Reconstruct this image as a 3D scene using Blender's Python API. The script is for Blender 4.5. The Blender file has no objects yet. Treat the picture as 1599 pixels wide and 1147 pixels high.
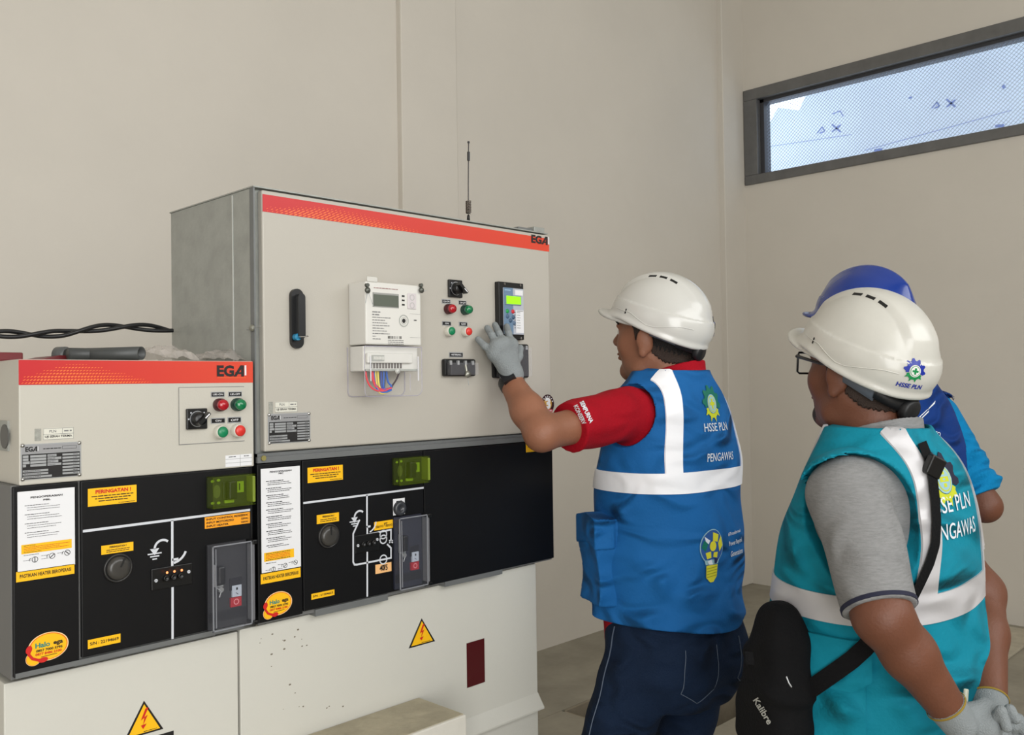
import bpy, bmesh, math, random
import numpy as np
from mathutils import Vector, Matrix
random.seed(7)
C = bpy.context.scene.collection
PI = math.pi
# ------------------------------------------------------------------ camera
CAMF, YAW, PIT, ROL = 1403.3, math.radians(45.584), math.radians(1.046), math.radians(-0.854)
CAMP = np.array([0.0, -1.5, 1.45])
_f = np.array([math.sin(YAW)*math.cos(PIT), math.cos(YAW)*math.cos(PIT), math.sin(PIT)])
_r0 = np.array([math.cos(YAW), -math.sin(YAW), 0.0]); _u0 = np.cross(_r0, _f)
_r = _r0*math.cos(ROL)+_u0*math.sin(ROL); _u = -_r0*math.sin(ROL)+_u0*math.cos(ROL)
cam = bpy.data.cameras.new('camera'); camo = bpy.data.objects.new('camera', cam); C.objects.link(camo)
cam.sensor_fit = 'HORIZONTAL'; cam.sensor_width = 36; cam.lens = 36*CAMF/1599
cam.clip_start = 0.05; cam.clip_end = 200
camo.matrix_world = Matrix(((_r[0], _u[0], -_f[0], CAMP[0]), (_r[1], _u[1], -_f[1], CAMP[1]), (_r[2], _u[2], -_f[2], CAMP[2]), (0, 0, 0, 1)))
bpy.context.scene.camera = camo
# ------------------------------------------------------------------ colour management
S = bpy.context.scene
S.view_settings.view_transform = 'Standard'; S.view_settings.look = 'None'
S.view_settings.gamma = 1; S.view_settings.use_curve_mapping = False; S.view_settings.exposure = -0.10
# ------------------------------------------------------------------ world: bright overcast sky outside
w = bpy.data.worlds.new('sky'); S.world = w; w.use_nodes = True
bg = w.node_tree.nodes['Background']; bg.inputs[0].default_value = (0.80, 0.90, 1.0, 1); bg.inputs[1].default_value = 2.3
# ------------------------------------------------------------------ daylight from the open doorway behind the camera, plus two added fill lamps
def area(name, loc, target, sx, sy, power, col):
    l = bpy.data.lights.new(name, 'AREA'); l.shape = 'RECTANGLE'; l.size = sx; l.size_y = sy; l.energy = power; l.color = col
    o = bpy.data.objects.new(name, l); C.objects.link(o); o.location = loc
    o.rotation_euler = (Vector(target)-Vector(loc)).to_track_quat('-Z', 'Y').to_euler(); return o
area('doorway_daylight', (-0.9, -3.35, 1.6), (1.4, 0.6, 1.3), 2.6, 2.6, 150, (0.985, 0.99, 0.985))
area('back_wall_fill', (2.1, -3.45, 3.0), (2.3, 1.8, 2.1), 4.6, 1.8, 108, (0.985, 1.0, 1.0))  # added fill, no real opening: brightens the back wall
area('left_side_fill', (-2.6, 0.2, 2.4), (1.5, 1.6, 1.6), 2.0, 2.2, 14, (1.0, 0.985, 0.96))  # added fill from the left, no doorway there: lifts the upper left wall
# ------------------------------------------------------------------ pixel -> place helpers (measuring the photograph)
def _ray(px, py): return _f + _r*((px-799.5)/CAMF) + _u*((573.5-py)/CAMF)
def YP(px, py, y=0.0):
    d = _ray(px, py); t = (y-CAMP[1])/d[1]; return CAMP+d*t
def XP(px, py, x):
    d = _ray(px, py); t = (x-CAMP[0])/d[0]; return CAMP+d*t
def ZP(px, py, z):
    d = _ray(px, py); t = (z-CAMP[2])/d[2]; return CAMP+d*t
def AT(px, py, depth): return CAMP+_ray(px, py)*depth
def RC(x0, y0, x1, y1, y=0.0):
    a = YP(x0, y0, y); b = YP(x1, y1, y); return (a[0], b[0], b[2], a[2])      # X0, X1, Z0, Z1
# ------------------------------------------------------------------ materials
def lin(c): return tuple((v/255/12.92 if v/255 <= .04045 else ((v/255+.055)/1.055)**2.4) for v in c)
MATS = {}
def M(name, col=None, rough=.6, metal=0.0, alpha=1.0, emit=0.0, bump=0.0, bscale=40.0, vary=0.0, vscale=3.0, coat=0.0, spec=None, trans=0.0, stretch=None, vary2=None, crease=0.0):
    if name in MATS: return MATS[name]
    m = bpy.data.materials.new(name); m.use_nodes = True; nt = m.node_tree; p = nt.nodes['Principled BSDF']
    c = lin(col)
    p.inputs['Base Color'].default_value = (*c, 1); p.inputs['Roughness'].default_value = rough; p.inputs['Metallic'].default_value = metal
    p.inputs['Alpha'].default_value = alpha; p.inputs['Coat Weight'].default_value = coat; p.inputs['Transmission Weight'].default_value = trans
    if spec is not None: p.inputs['Specular IOR Level'].default_value = spec
    if emit: p.inputs['Emission Color'].default_value = (*c, 1); p.inputs['Emission Strength'].default_value = emit
    tc = None
    def coords():
        t = nt.nodes.new('ShaderNodeTexCoord'); mp = nt.nodes.new('ShaderNodeMapping'); nt.links.new(t.outputs['Object'], mp.inputs[0])
        if stretch: mp.inputs['Scale'].default_value = stretch
        return mp.outputs[0]
    if vary or bump: tc = coords()
    if vary:
        n = nt.nodes.new('ShaderNodeTexNoise'); n.inputs['Scale'].default_value = vscale; n.inputs['Detail'].default_value = 6; n.inputs['Roughness'].default_value = .6
        nt.links.new(tc, n.inputs['Vector'])
        r = nt.nodes.new('ShaderNodeValToRGB'); nt.links.new(n.outputs[0], r.inputs[0])
        hi = lin(vary2) if vary2 else tuple(min(1, v*(1+vary)) for v in c); lo = tuple(v*(1-vary) for v in c)
        r.color_ramp.elements[0].position = .3; r.color_ramp.elements[1].position = .7
        r.color_ramp.elements[0].color = (*lo, 1); r.color_ramp.elements[1].color = (*hi, 1)
        nt.links.new(r.outputs[0], p.inputs['Base Color'])
    if bump:
        n = nt.nodes.new('ShaderNodeTexNoise'); n.inputs['Scale'].default_value = bscale; n.inputs['Detail'].default_value = 4
        nt.links.new(tc, n.inputs['Vector'])
        b = nt.nodes.new('ShaderNodeBump'); b.inputs['Strength'].default_value = bump; b.inputs['Distance'].default_value = .01
        nt.links.new(n.outputs[0], b.inputs['Height']); nt.links.new(b.outputs[0], p.inputs['Normal'])
        if crease:
            t = nt.nodes.new('ShaderNodeTexCoord'); mp = nt.nodes.new('ShaderNodeMapping'); nt.links.new(t.outputs['Object'], mp.inputs[0]); mp.inputs['Scale'].default_value = (1, 1, 1.9); mp.inputs['Rotation'].default_value = (.5, .4, 0)
            n2 = nt.nodes.new('ShaderNodeTexNoise'); n2.noise_type = 'RIDGED_MULTIFRACTAL'; n2.inputs['Scale'].default_value = 7.0; n2.inputs['Detail'].default_value = 3.0; n2.inputs['Distortion'].default_value = .7; nt.links.new(mp.outputs[0], n2.inputs['Vector'])
            b2_ = nt.nodes.new('ShaderNodeBump'); b2_.inputs['Strength'].default_value = crease; b2_.inputs['Distance'].default_value = .09; nt.links.new(n2.outputs[0], b2_.inputs['Height']); nt.links.new(b2_.outputs[0], b.inputs['Normal'])
    MATS[name] = m; return m
wall_m = M('painted_plaster', (212, 206, 196), .8, bump=.15, bscale=14, vary=.03, vscale=1.3)
steel_w = M('cream_powder_coat', (203, 201, 192), .38, bump=.05, bscale=260, vary=.015, vscale=2)
door_w = M('cream_door_coat', (179, 174, 164), .42, bump=.04, bscale=300)
galv = M('galvanised_sheet', (158, 160, 155), .5, .35, bump=.06, bscale=120, vary=.10, vscale=26)
galv_d = M('grey_sheet', (112, 114, 114), .45, .2, vary=.05, vscale=30)
black = M('black_panel', (11, 11, 13), .45, bump=.02, bscale=400, spec=.28)
black2 = M('black_plastic', (14, 14, 15), .35)
grey_side = M('dark_grey_coat', (104, 104, 103), .5)
yellow = M('yellow_print', (244, 186, 18), .45)
orange_l = M('orange_print', (245, 160, 30), .45)
inkk = M('black_ink', (22, 20, 20), .5)
inkr = M('red_ink', (200, 30, 24), .5)
inkg = M('grey_ink', (120, 120, 120), .5)
paper = M('white_paper', (226, 226, 228), .5)
white_l = M('white_line_print', (205, 208, 214), .5)
red_s = M('red_stripe_print', (206, 34, 36), .4)
org_s = M('orange_dot_print', (238, 120, 52), .4)
chrome = M('bright_metal', (200, 200, 200), .2, 1.0)
alum = M('brushed_aluminium', (176, 178, 180), .4, .6)
clear = M('clear_plastic', (228, 228, 236), .1, alpha=.045)
smoke = M('clear_cover_plastic', (110, 112, 120), .25, alpha=.10)
olive = M('yellow_green_cover', (84, 100, 16), .25, alpha=.20)
olive_s = M('olive_plate', (36, 44, 12), .5)
lime = M('lime_label', (150, 190, 40), .4)
conc = M('grey_concrete', (150, 144, 130), .85, bump=.35, bscale=26, vary=.16, vscale=4)
conc_d = M('rough_trench_concrete', (146, 136, 118), .9, bump=.6, bscale=18, vary=.2, vscale=5)
conc_l = M('pale_screed', (186, 178, 160), .85, bump=.4, bscale=30, vary=.14, vscale=9)
# ------------------------------------------------------------------ mesh builder
_tc = {}
def text2d(s, bold=0.0, shear=0.0):
    k = (s, bold, shear)
    if k in _tc: return _tc[k]
    cu = bpy.data.curves.new('t', 'FONT'); cu.body = s; cu.size = 1; cu.resolution_u = 3; cu.offset = bold; cu.shear = shear; cu.fill_mode = 'BOTH' if False else cu.fill_mode
    o = bpy.data.objects.new('t', cu); C.objects.link(o)
    dg = bpy.context.evaluated_depsgraph_get(); me = bpy.data.meshes.new_from_object(o.evaluated_get(dg))
    v = np.array([(q.co.x, q.co.y) for q in me.vertices]) if len(me.vertices) else np.zeros((0, 2)); f = [tuple(p.vertices) for p in me.polygons]
    bpy.data.objects.remove(o); bpy.data.curves.remove(cu); bpy.data.meshes.remove(me)
    if len(v): v = (v-v.min(0))
    _tc[k] = (v, f); return _tc[k]
class MB:
    def __init__(s): s.v = []; s.f = []; s.mi = []; s.sm = []; s.mats = []
    def m(s, mat):
        if mat not in s.mats: s.mats.append(mat)
        return s.mats.index(mat)
    def add(s, vs, fs, mat, smooth=False):
        b = len(s.v); s.v.extend(tuple(float(q) for q in p) for p in vs); k = s.m(mat)
        for f in fs: s.f.append(tuple(i+b for i in f)); s.mi.append(k); s.sm.append(smooth)
        return s
    def box(s, x0, x1, y0, y1, z0, z1, mat, bv=0.0):
        if bv <= 0:
            vs = [(x, y, z) for x in (x0, x1) for y in (y0, y1) for z in (z0, z1)]
            return s.add(vs, [(0, 1, 3, 2), (4, 6, 7, 5), (0, 4, 5, 1), (2, 3, 7, 6), (0, 2, 6, 4), (1, 5, 7, 3)], mat)
        bm = bmesh.new(); bmesh.ops.create_cube(bm, size=1)
        for v in bm.verts: v.co = Vector(((x0+x1)/2+v.co.x*(x1-x0), (y0+y1)/2+v.co.y*(y1-y0), (z0+z1)/2+v.co.z*(z1-z0)))
        bmesh.ops.bevel(bm, geom=bm.edges[:], offset=bv, segments=2, affect='EDGES', profile=.5)
        bm.verts.index_update(); s.add([v.co[:] for v in bm.verts], [tuple(v.index for v in f.verts) for f in bm.faces], mat); bm.free(); return s
    def prism(s, pts, y0, y1, mat, smooth=False):        # outline in X,Z (list), between y0 and y1
        n = len(pts); vs = [(x, y0, z) for x, z in pts]+[(x, y1, z) for x, z in pts]
        s.add(vs, [tuple(range(n)), tuple(range(2*n-1, n-1, -1))], mat); 
        return s.add(vs, [(i, (i+1) % n, (i+1) % n+n, i+n) for i in range(n)], mat, smooth)
    def cyl(s, c, ax, r, h, mat, n=28, r2=None, smooth=True):
        a = Vector(ax).normalized(); u = a.orthogonal().normalized(); w_ = a.cross(u); c = Vector(c); r2 = r if r2 is None else r2
        vs = [c+(u*math.cos(2*PI*i/n)+w_*math.sin(2*PI*i/n))*r for i in range(n)]+[c+a*h+(u*math.cos(2*PI*i/n)+w_*math.sin(2*PI*i/n))*r2 for i in range(n)]
        s.add(vs, [tuple(range(n-1, -1, -1)), tuple(range(n, 2*n))], mat)
        return s.add(vs, [(i, (i+1) % n, (i+1) % n+n, i+n) for i in range(n)], mat, smooth)
    def lathe(s, c, ax, prof, mat, n=32):
        a = Vector(ax).normalized(); u = a.orthogonal().normalized(); w_ = a.cross(u); c = Vector(c); vs = []
        for r, h in prof: vs += [c+a*h+(u*math.cos(2*PI*i/n)+w_*math.sin(2*PI*i/n))*r for i in range(n)]
        fs = [(k*n+i, k*n+(i+1) % n, (k+1)*n+(i+1) % n, (k+1)*n+i) for k in range(len(prof)-1) for i in range(n)]
        return s.add(vs, fs, mat, True)
    def tube(s, pts, r, mat, n=10, caps=True):
        P = [Vector(p) for p in pts]; rs = r if hasattr(r, '__len__') else [r]*len(P); vs = []; up = None
        for i, p in enumerate(P):
            t = (P[min(i+1, len(P)-1)]-P[max(i-1, 0)]).normalized()
            if up is None: up = t.orthogonal().normalized()
            up = (up-t*up.dot(t)); up = up.normalized() if up.length > 1e-6 else t.orthogonal().normalized(); w_ = t.cross(up)
            vs += [p+(up*math.cos(2*PI*k/n)+w_*math.sin(2*PI*k/n))*rs[i] for k in range(n)]
        fs = [(i*n+k, i*n+(k+1) % n, (i+1)*n+(k+1) % n, (i+1)*n+k) for i in range(len(P)-1) for k in range(n)]
        s.add(vs, fs, mat, True)
        if caps: s.add(vs, [tuple(range(n-1, -1, -1)), tuple(range((len(P)-1)*n, len(P)*n))], mat)
        return s
    # flat print on a front-facing plane (toward -y)
    def rect(s, x0, x1, z0, z1, y, mat): return s.add([(x0, y, z0), (x1, y, z0), (x1, y, z1), (x0, y, z1)], [(0, 1, 2, 3)], mat)
    def poly(s, pts, y, mat): return s.add([(x, y, z) for x, z in pts], [tuple(range(len(pts)))], mat)
    def line(s, pts, wd, y, mat):
        P = [Vector(p) for p in pts]; L = []; R_ = []
        for i, p in enumerate(P):
            a = (P[i]-P[i-1]).normalized() if i else (P[1]-P[0]).normalized(); b = (P[i+1]-P[i]).normalized() if i < len(P)-1 else a
            t = (a+b).normalized(); n = Vector((-t.y, t.x)); k = wd/2/max(.5, n.dot(Vector((-a.y, a.x))))
            L.append(p+n*k); R_.append(p-n*k)
        vs = [(q.x, y, q.y) for q in L]+[(q.x, y, q.y) for q in R_]; n = len(P)
        return s.add(vs, [(i, i+1, n+i+1, n+i) for i in range(n-1)], mat)
    def disc(s, cx, cz, rx, rz, y, mat, n=28, rot=0): 
        return s.poly([(cx+rx*math.cos(t)*math.cos(rot)-rz*math.sin(t)*math.sin(rot), cz+rx*math.cos(t)*math.sin(rot)+rz*math.sin(t)*math.cos(rot)) for t in [2*PI*i/n for i in range(n)]], y, mat)
    def ring(s, cx, cz, r, wd, y, mat, a0=0, a1=2*PI, n=28): return s.line([(cx+r*math.cos(a0+(a1-a0)*i/n), cz+r*math.sin(a0+(a1-a0)*i/n)) for i in range(n+1)], wd, y, mat)
    def text(s, t, x0, x1, z0, z1, y, mat, bold=.01, shear=0.0):
        v, f = text2d(t, bold, shear)
        if not len(v): return s
        mx = v.max(0); return s.add([(x0+q[0]/mx[0]*(x1-x0), y, z0+q[1]/mx[1]*(z1-z0)) for q in v], f, mat)
    def words(s, x0, x1, z, h, y, mat, seed=0):      # a line of print too small to read
        r = random.Random(seed); x = x0
        while x < x1-.5*h:
            wl = min(r.uniform(1.5, 6)*h*.7, x1-x); s.rect(x, x+wl, z-h*.32, z+h*.32, y, mat); x += wl+h*.45
        return s
    def build(s, name, parent=None, bevel=0.0, **props):
        me = bpy.data.meshes.new(name); me.from_pydata(s.v, [], s.f); me.update()
        for m_ in s.mats: me.materials.append(m_)
        me.polygons.foreach_set('material_index', s.mi); me.polygons.foreach_set('use_smooth', s.sm)
        o = bpy.data.objects.new(name, me); C.objects.link(o)
        if parent is not None: setp(o, parent)
        for k, v in props.items(): o[k] = v
        return o
def wloc(p):
    l = Vector(p.location); q = p.parent
    while q is not None: l += Vector(q.location); q = q.parent
    return l
def setp(o, parent): o.parent = parent; o.location = Vector(o.location)-wloc(parent)
def thing(name, loc, label, cat, group=None):
    o = bpy.data.objects.new(name, None); o.location = tuple(float(q) for q in loc); C.objects.link(o); o.empty_display_size = .1
    o['label'] = label; o['category'] = cat
    if group: o['group'] = group
    return o
def tag(o, label, cat, group=None):
    o['label'] = label; o['category'] = cat
    if group: o['group'] = group
    return o
def struct(mb, name): o = mb.build(name); o['kind'] = 'structure'; return o
# ================================================================== ROOM
WY, RX = 1.8456, 5.8006
TX0 = ZP(888, 1112, 0)[0]; TN = ZP(1150, 1118, 0)[1]; TF = ZP(1150, 997, 0)[1]
mb = MB()
mb.box(-3.2, RX+.2, -3.6, TN, -.9, 0, conc); mb.box(-3.2, RX+.2, TF, WY+.3, -.9, 0, conc); mb.box(-3.2, TX0, TN, TF, -.9, -.002, conc); TX1 = RX-.75; mb.box(TX1, RX+.2, TN, TF, -.9, -.002, conc)
struct(mb, 'floor')
mb = MB(); mb.box(TX0-.01, TX1+.01, TN-.01, TF+.01, -.95, -.65, conc_d)
mb.box(TX0, TX1, TF-.012, TF+.001, -.7, -.004, conc_d); mb.box(TX0-.001, TX0+.012, TN, TF, -.7, -.004, conc_d); mb.box(TX1-.012, TX1+.001, TN, TF, -.7, -.004, conc_d)
struct(mb, 'trim_1')                                     # rough concrete lining of the cable trench
mb = MB(); q = ZP(1112, 1140, .0)
mb.box(TX0+.55, RX-.1, TN-.62, TN+.004, .0, .014, conc_l, .004); struct(mb, 'trim_2')     # pale screed strip along the near edge of the trench
pa = YP(622, 300, WY)[0]; pb = YP(709, 300, WY)[0]; pc = YP(1123, 300, WY)[0]
mb = MB(); mb.box(-3.2, RX+.2, WY, WY+.2, -.9, 5.2, wall_m); mb.box(pa, pb, WY-.035, WY+.01, 0, 5.2, wall_m, .006); mb.box(pc, RX+.01, WY-.045, WY+.01, 0, 5.2, wall_m, .006)
struct(mb, 'wall_back')
wz1 = 3.5319; wz0 = 2.8499; wy1 = WY-.05; wy0 = -1.0
mb = MB()
mb.box(RX, RX+.18, -3.6, WY+.2, -.9, wz0, wall_m); mb.box(RX, RX+.18, -3.6, WY+.2, wz1, 5.2, wall_m)
mb.box(RX, RX+.18, wy1, WY+.2, wz0, wz1, wall_m); mb.box(RX, RX+.18, -3.6, wy0, wz0, wz1, wall_m)
struct(mb, 'wall_right')
mb = MB(); mb.box(-3.4, -3.2, -3.6, WY+.2, -.9, 5.2, wall_m); struct(mb, 'wall_left')
mb = MB(); mb.box(-3.4, RX+.2, -3.8, -3.6, -.9, 5.2, wall_m); struct(mb, 'wall_front')
mb = MB(); mb.box(-3.4, RX+.2, -3.8, WY+.2, 5.2, 5.35, M('ceiling_paint', (225, 222, 212), .9)); struct(mb, 'ceiling')
# window: grey aluminium frame, expanded metal mesh
frm = M('window_frame_grey', (112, 112, 112), .4, .4, vary=.12, vscale=9); F = .105
win = thing('window_1', (RX, (wy0+wy1)/2, wz0), 'x', 'window'); del win['label']; del win['category']; win['kind'] = 'structure'
mb = MB()
for (a, b, c, d) in ((wy0, wy1, wz1-F*.75, wz1), (wy0, wy1, wz0, wz0+F*.62), (wy1-F, wy1, wz0+F*.62, wz1-F*.75), (wy0, wy0+F, wz0+F*.62, wz1-F*.75)):
    mb.box(RX-.018, RX+.13, a, b, c, d, frm, .004)
for (a, b, c, d) in ((wy0, wy1, wz1-F*.75-.022, wz1-F*.75), (wy0, wy1, wz0+F*.62, wz0+F*.62+.008), (wy1-F-.03, wy1-F, wz0, wz1), (wy0+F, wy0+F+.03, wz0, wz1)):
    mb.box(RX+.03, RX+.12, a, b, c, d, M('window_inner_frame', (74, 74, 78), .4, .4))
mb.build('window_frame', win)
mesh_m = M('expanded_metal', (132, 146, 166), .5, .3)
mb = MB(); dy, dz = .026, .0125; y0, y1, z0, z1 = wy0+F, wy1-F-.03, wz0+.06, wz1-.09
ny = int((y1-y0)/dy); nz = int((z1-z0)/dz)
for j in range(nz):
    for i in range(ny*2):
        ya = y0+i*dy/2; yb = ya+dy/2; up = (i+j) % 2 == 0
        za = z0+(j+(0 if up else 1))*dz; zb = z0+(j+(1 if up else 0))*dz; t = .0011
        mb.add([(RX+.06, ya, za-t), (RX+.06, yb, zb-t), (RX+.06, yb, zb+t), (RX+.06, ya, za+t), (RX+.063, ya, za-t), (RX+.063, yb, zb-t), (RX+.063, yb, zb+t), (RX+.063, ya, za+t)],
               [(0, 1, 2, 3), (7, 6, 5, 4), (3, 2, 6, 7), (0, 4, 5, 1)], mesh_m)
mb.build('mesh_screen', win)
# pale marked board outside the window
bx = RX+1.0; ink_b = M('blue_marker', (120, 140, 205), .7)
mb = MB(); P = lambda a, b: (XP(a, b, bx)[1], XP(a, b, bx)[2])
brd = M('pale_blue_board', (214, 228, 250), .7, vary=.06, vscale=2.5)
o_ = [P(1140, 320), P(1170, 235), P(1192, 218), P(1200, 195), P(1215, 168), P(1248, 172), P(1262, 140), P(1450, 80), P(1850, -40), P(1850, 260)]
n = len(o_); vs = [(bx, a, b) for a, b in o_]+[(bx+.03, a, b) for a, b in o_]
mb.add(vs, [tuple(range(n)), tuple(range(2*n-1, n-1, -1))]+[(i, (i+1) % n, (i+1) % n+n, i+n) for i in range(n)], brd)
def bline(pts, wd):
    Q = [Vector(P(*p)) for p in pts]
    for a, b in zip(Q[:-1], Q[1:]):
        t = (b-a).normalized(); k = Vector((-t.y, t.x))*wd/2
        mb.add([(bx-.002, *(a-k)), (bx-.002, *(b-k)), (bx-.002, *(b+k)), (bx-.002, *(a+k))], [(0, 1, 2, 3)], ink_b)
for cx, cy in ((1306, 200), (1485, 161)):
    bline([(cx-7, cy-6), (cx+7, cy+6)], .014); bline([(cx-7, cy+6), (cx+7, cy-5)], .014); bline([(cx-30, cy+8), (cx-22, cy-2), (cx-18, cy+5), (cx-26, cy+8)], .010)
bline([(1300, 178), (1312, 173), (1317, 182)], .008); bline([(1180, 232), (1330, 210)], .004); bline([(1350, 235), (1580, 172)], .004)
bline([(1419, 153), (1424, 152)], .014); bline([(1419, 100), (1421, 107)], .02); bline([(1566, 133), (1569, 138)], .02); bline([(1554, 197), (1568, 196)], .02); bline([(1365, 235), (1378, 233)], .018)
tag(mb.build('board'), 'pale blue board with X marks outside the mesh window', 'board')
# ================================================================== SWITCHGEAR
XL, XM, XR, ZB, ZT, ZL, ZW = .4445, .8552, YP(861, 600)[0], 1.0164, 1.8235, 1.4991, 1.3058
YB = .022; BD = .72
xb0, xb1, xb2 = YP(6, 1080, YB)[0], YP(373.5, 1050, YB)[0], YP(838, 960, YB)[0]
ZS = YP(402, 724, 0)[2]      # top of the right black panel
ZD = YP(402, 706, 0)[2]      # bottom of the right door
def stripe(dt, x0, x1, z0, z1, y, lx0, parent):
    m = MB(); m.box(x0, x1, y-.0006, y, z0, z1, dt)
    for i in range(46):
        for j in range(7):
            u = i/46*.58; s_ = (z1-z0)*.085*max(0, min(1, (i+4-2.2*abs(j-1))/9))*max(0, min(1, (46-i-j*3.4)/20))*(1-.07*j)
            if s_ < .0007: continue
            cx = x0+(u+.004*j)*(x1-x0)+(.006 if j % 2 else 0); cz = z0+(z1-z0)*(.07+.125*j)
            cz < z1-.003 and m.disc(cx, cz, min(s_*1.9, (x1-x0)*.58/46*.46), s_*.42, y-.0010, org_s, 8, rot=.42)
    lw = (x1-x0)*.105*(.46/(x1-x0) if x1-x0 > .46 else 1)
    return m.build('header_stripe', parent)
def stripe_mat(name, x0, x1):
    m = M(name, (206, 34, 36), .4); nt = m.node_tree; p = nt.nodes['Principled BSDF']; t = nt.nodes.new('ShaderNodeTexCoord'); sx = nt.nodes.new('ShaderNodeSeparateXYZ'); mr = nt.nodes.new('ShaderNodeMapRange'); cr = nt.nodes.new('ShaderNodeValToRGB')
    nt.links.new(t.outputs['Object'], sx.inputs[0]); nt.links.new(sx.outputs[0], mr.inputs[0]); mr.inputs[1].default_value = x0; mr.inputs[2].default_value = x1
    nt.links.new(mr.outputs[0], cr.inputs[0]); cr.color_ramp.elements[0].color = (*lin((190, 24, 32)), 1); cr.color_ramp.elements[1].color = (*lin((214, 68, 42)), 1); nt.links.new(cr.outputs[0], p.inputs['Base Color']); return m
def ega(m, x0, x1, z0, z1, y):
    w_ = x1-x0; sl = (z1-z0)*.18
    m.text('EG', x0, x0+w_*.58, z0, z1, y, inkk, .045, .0)
    m.add([(x0+w_*.56, y, z0), (x0+w_*.66, y, z0), (x0+w_*.90, y, z1), (x0+w_*.80, y, z1)], [(0, 1, 2, 3)], inkk)
    m.add([(x0+w_*.82, y-.0001, z0), (x0+w_*.92, y-.0001, z0), (x0+w_*.92, y-.0001, z1), (x0+w_*.82, y-.0001, z1)], [(0, 1, 2, 3)], inkk)
    m.rect(x0+w_*.62, x0+w_*.9, z0+(z1-z0)*.22, z0+(z1-z0)*.38, y-.0002, inkk)
    m.rect(x0+w_*.94, x0+w_*1.0, z0+(z1-z0)*.1, z1, y-.0002, paper)
def screw(m, x, z, y, r=.004, mat=None): m.cyl((x, y, z), (0, -1, 0), r, .0016, mat or chrome, 12); m.rect(x-r*.8, x+r*.8, z-r*.14, z+r*.14, y-.0018, inkk)
def sticker(name, rc, parent, bgm, y=0.0, **p):
    m = MB(); x0, x1, z0, z1 = rc; m.box(x0, x1, y-.0006, y, z0, z1, bgm); return m
def button(rc, y, col, parent, name='push_button', lamp=False):
    x0, x1, z0, z1 = rc; cx, cz, r = (x0+x1)/2, (z0+z1)/2, (z1-z0)/2
    bz = M('dark_green_ring', (20, 60, 50), .4) if lamp == 'g' else M('dark_red_ring', (70, 14, 22), .4) if lamp == 'r' else M('white_ring', (214, 210, 198), .35)
    m = MB(); m.lathe((cx, y, cz), (0, -1, 0), [(r*1.0, 0), (r*1.02, .004), (r*.98, .012), (r*.86, .014), (0, .014)], bz); b = m.build(name, parent)
    m = MB(); m.lathe((cx, y-.012, cz), (0, -1, 0), [(r*.84, 0), (r*.84, .003 if not lamp else .006), (r*.74, .0055 if not lamp else .009), (0, .0062 if not lamp else .0102)], col); m.build('button_cap' if not lamp else 'lamp_lens', b); return b
red_c = M('red_button', (214, 52, 44), .35); grn_c = M('green_button', (22, 128, 84), .35); red_l = M('red_lens', (170, 14, 30), .2, coat=.5); grn_l = M('green_lens', (8, 116, 70), .2, coat=.5)
def nametag(rc, y, s, parent):
    x0, x1, z0, z1 = rc; m = MB(); m.box(x0, x1, y-.001, y, z0, z1, alum); b = (z1-z0)*.14; m.rect(x0+b, x1-b, z0+b, z1-b, y-.0013, black2)
    w_ = x1-x0; h = z1-z0; tw = min(.72, .15*len(s)+.1); m.text(s, x0+w_*(.5-tw/2), x0+w_*(.5+tw/2), z0+h*.33, z0+h*.67, y-.0016, paper, .01); m.build('name_tag', parent)
def selector(rc, y, parent, ang):
    x0, x1, z0, z1 = rc; cx, cz = (x0+x1)/2, (z0+z1)/2; r = (z1-z0)*.33
    m = MB(); m.box(x0, x1, y-.006, y, z0, z1, black2, .0015); m.ring(cx, cz, r*1.12, .0012, y-.0066, alum)
    for a in (.7, 2.4, PI): m.rect(cx+r*1.35*math.cos(a)-.0012, cx+r*1.35*math.cos(a)+.0012, cz+r*1.35*math.sin(a)-.0012, cz+r*1.35*math.sin(a)+.0012, y-.0066, white_l)
    b = m.build('selector_switch', parent)
    m = MB(); m.lathe((cx, y-.006, cz), (0, -1, 0), [(r, 0), (r, .012), (r*.9, .015), (0, .015)], black2)
    d = Vector((math.cos(ang), math.sin(ang))); n = Vector((-d.y, d.x)); pts = [Vector((cx, cz))+d*a*r+n*b_*r for a, b_ in ((-1.0, -.28), (1.25, -.2), (1.25, .2), (-1.0, .28))]
    m.prism([tuple(p) for p in pts], y-.032, y-.018, black2); m.line([(cx+d.x*r*.2, cz+d.y*r*.2), (cx+d.x*r*1.1, cz+d.y*r*1.1)], .0022, y-.0325, paper); m.build('knob', b)
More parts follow.
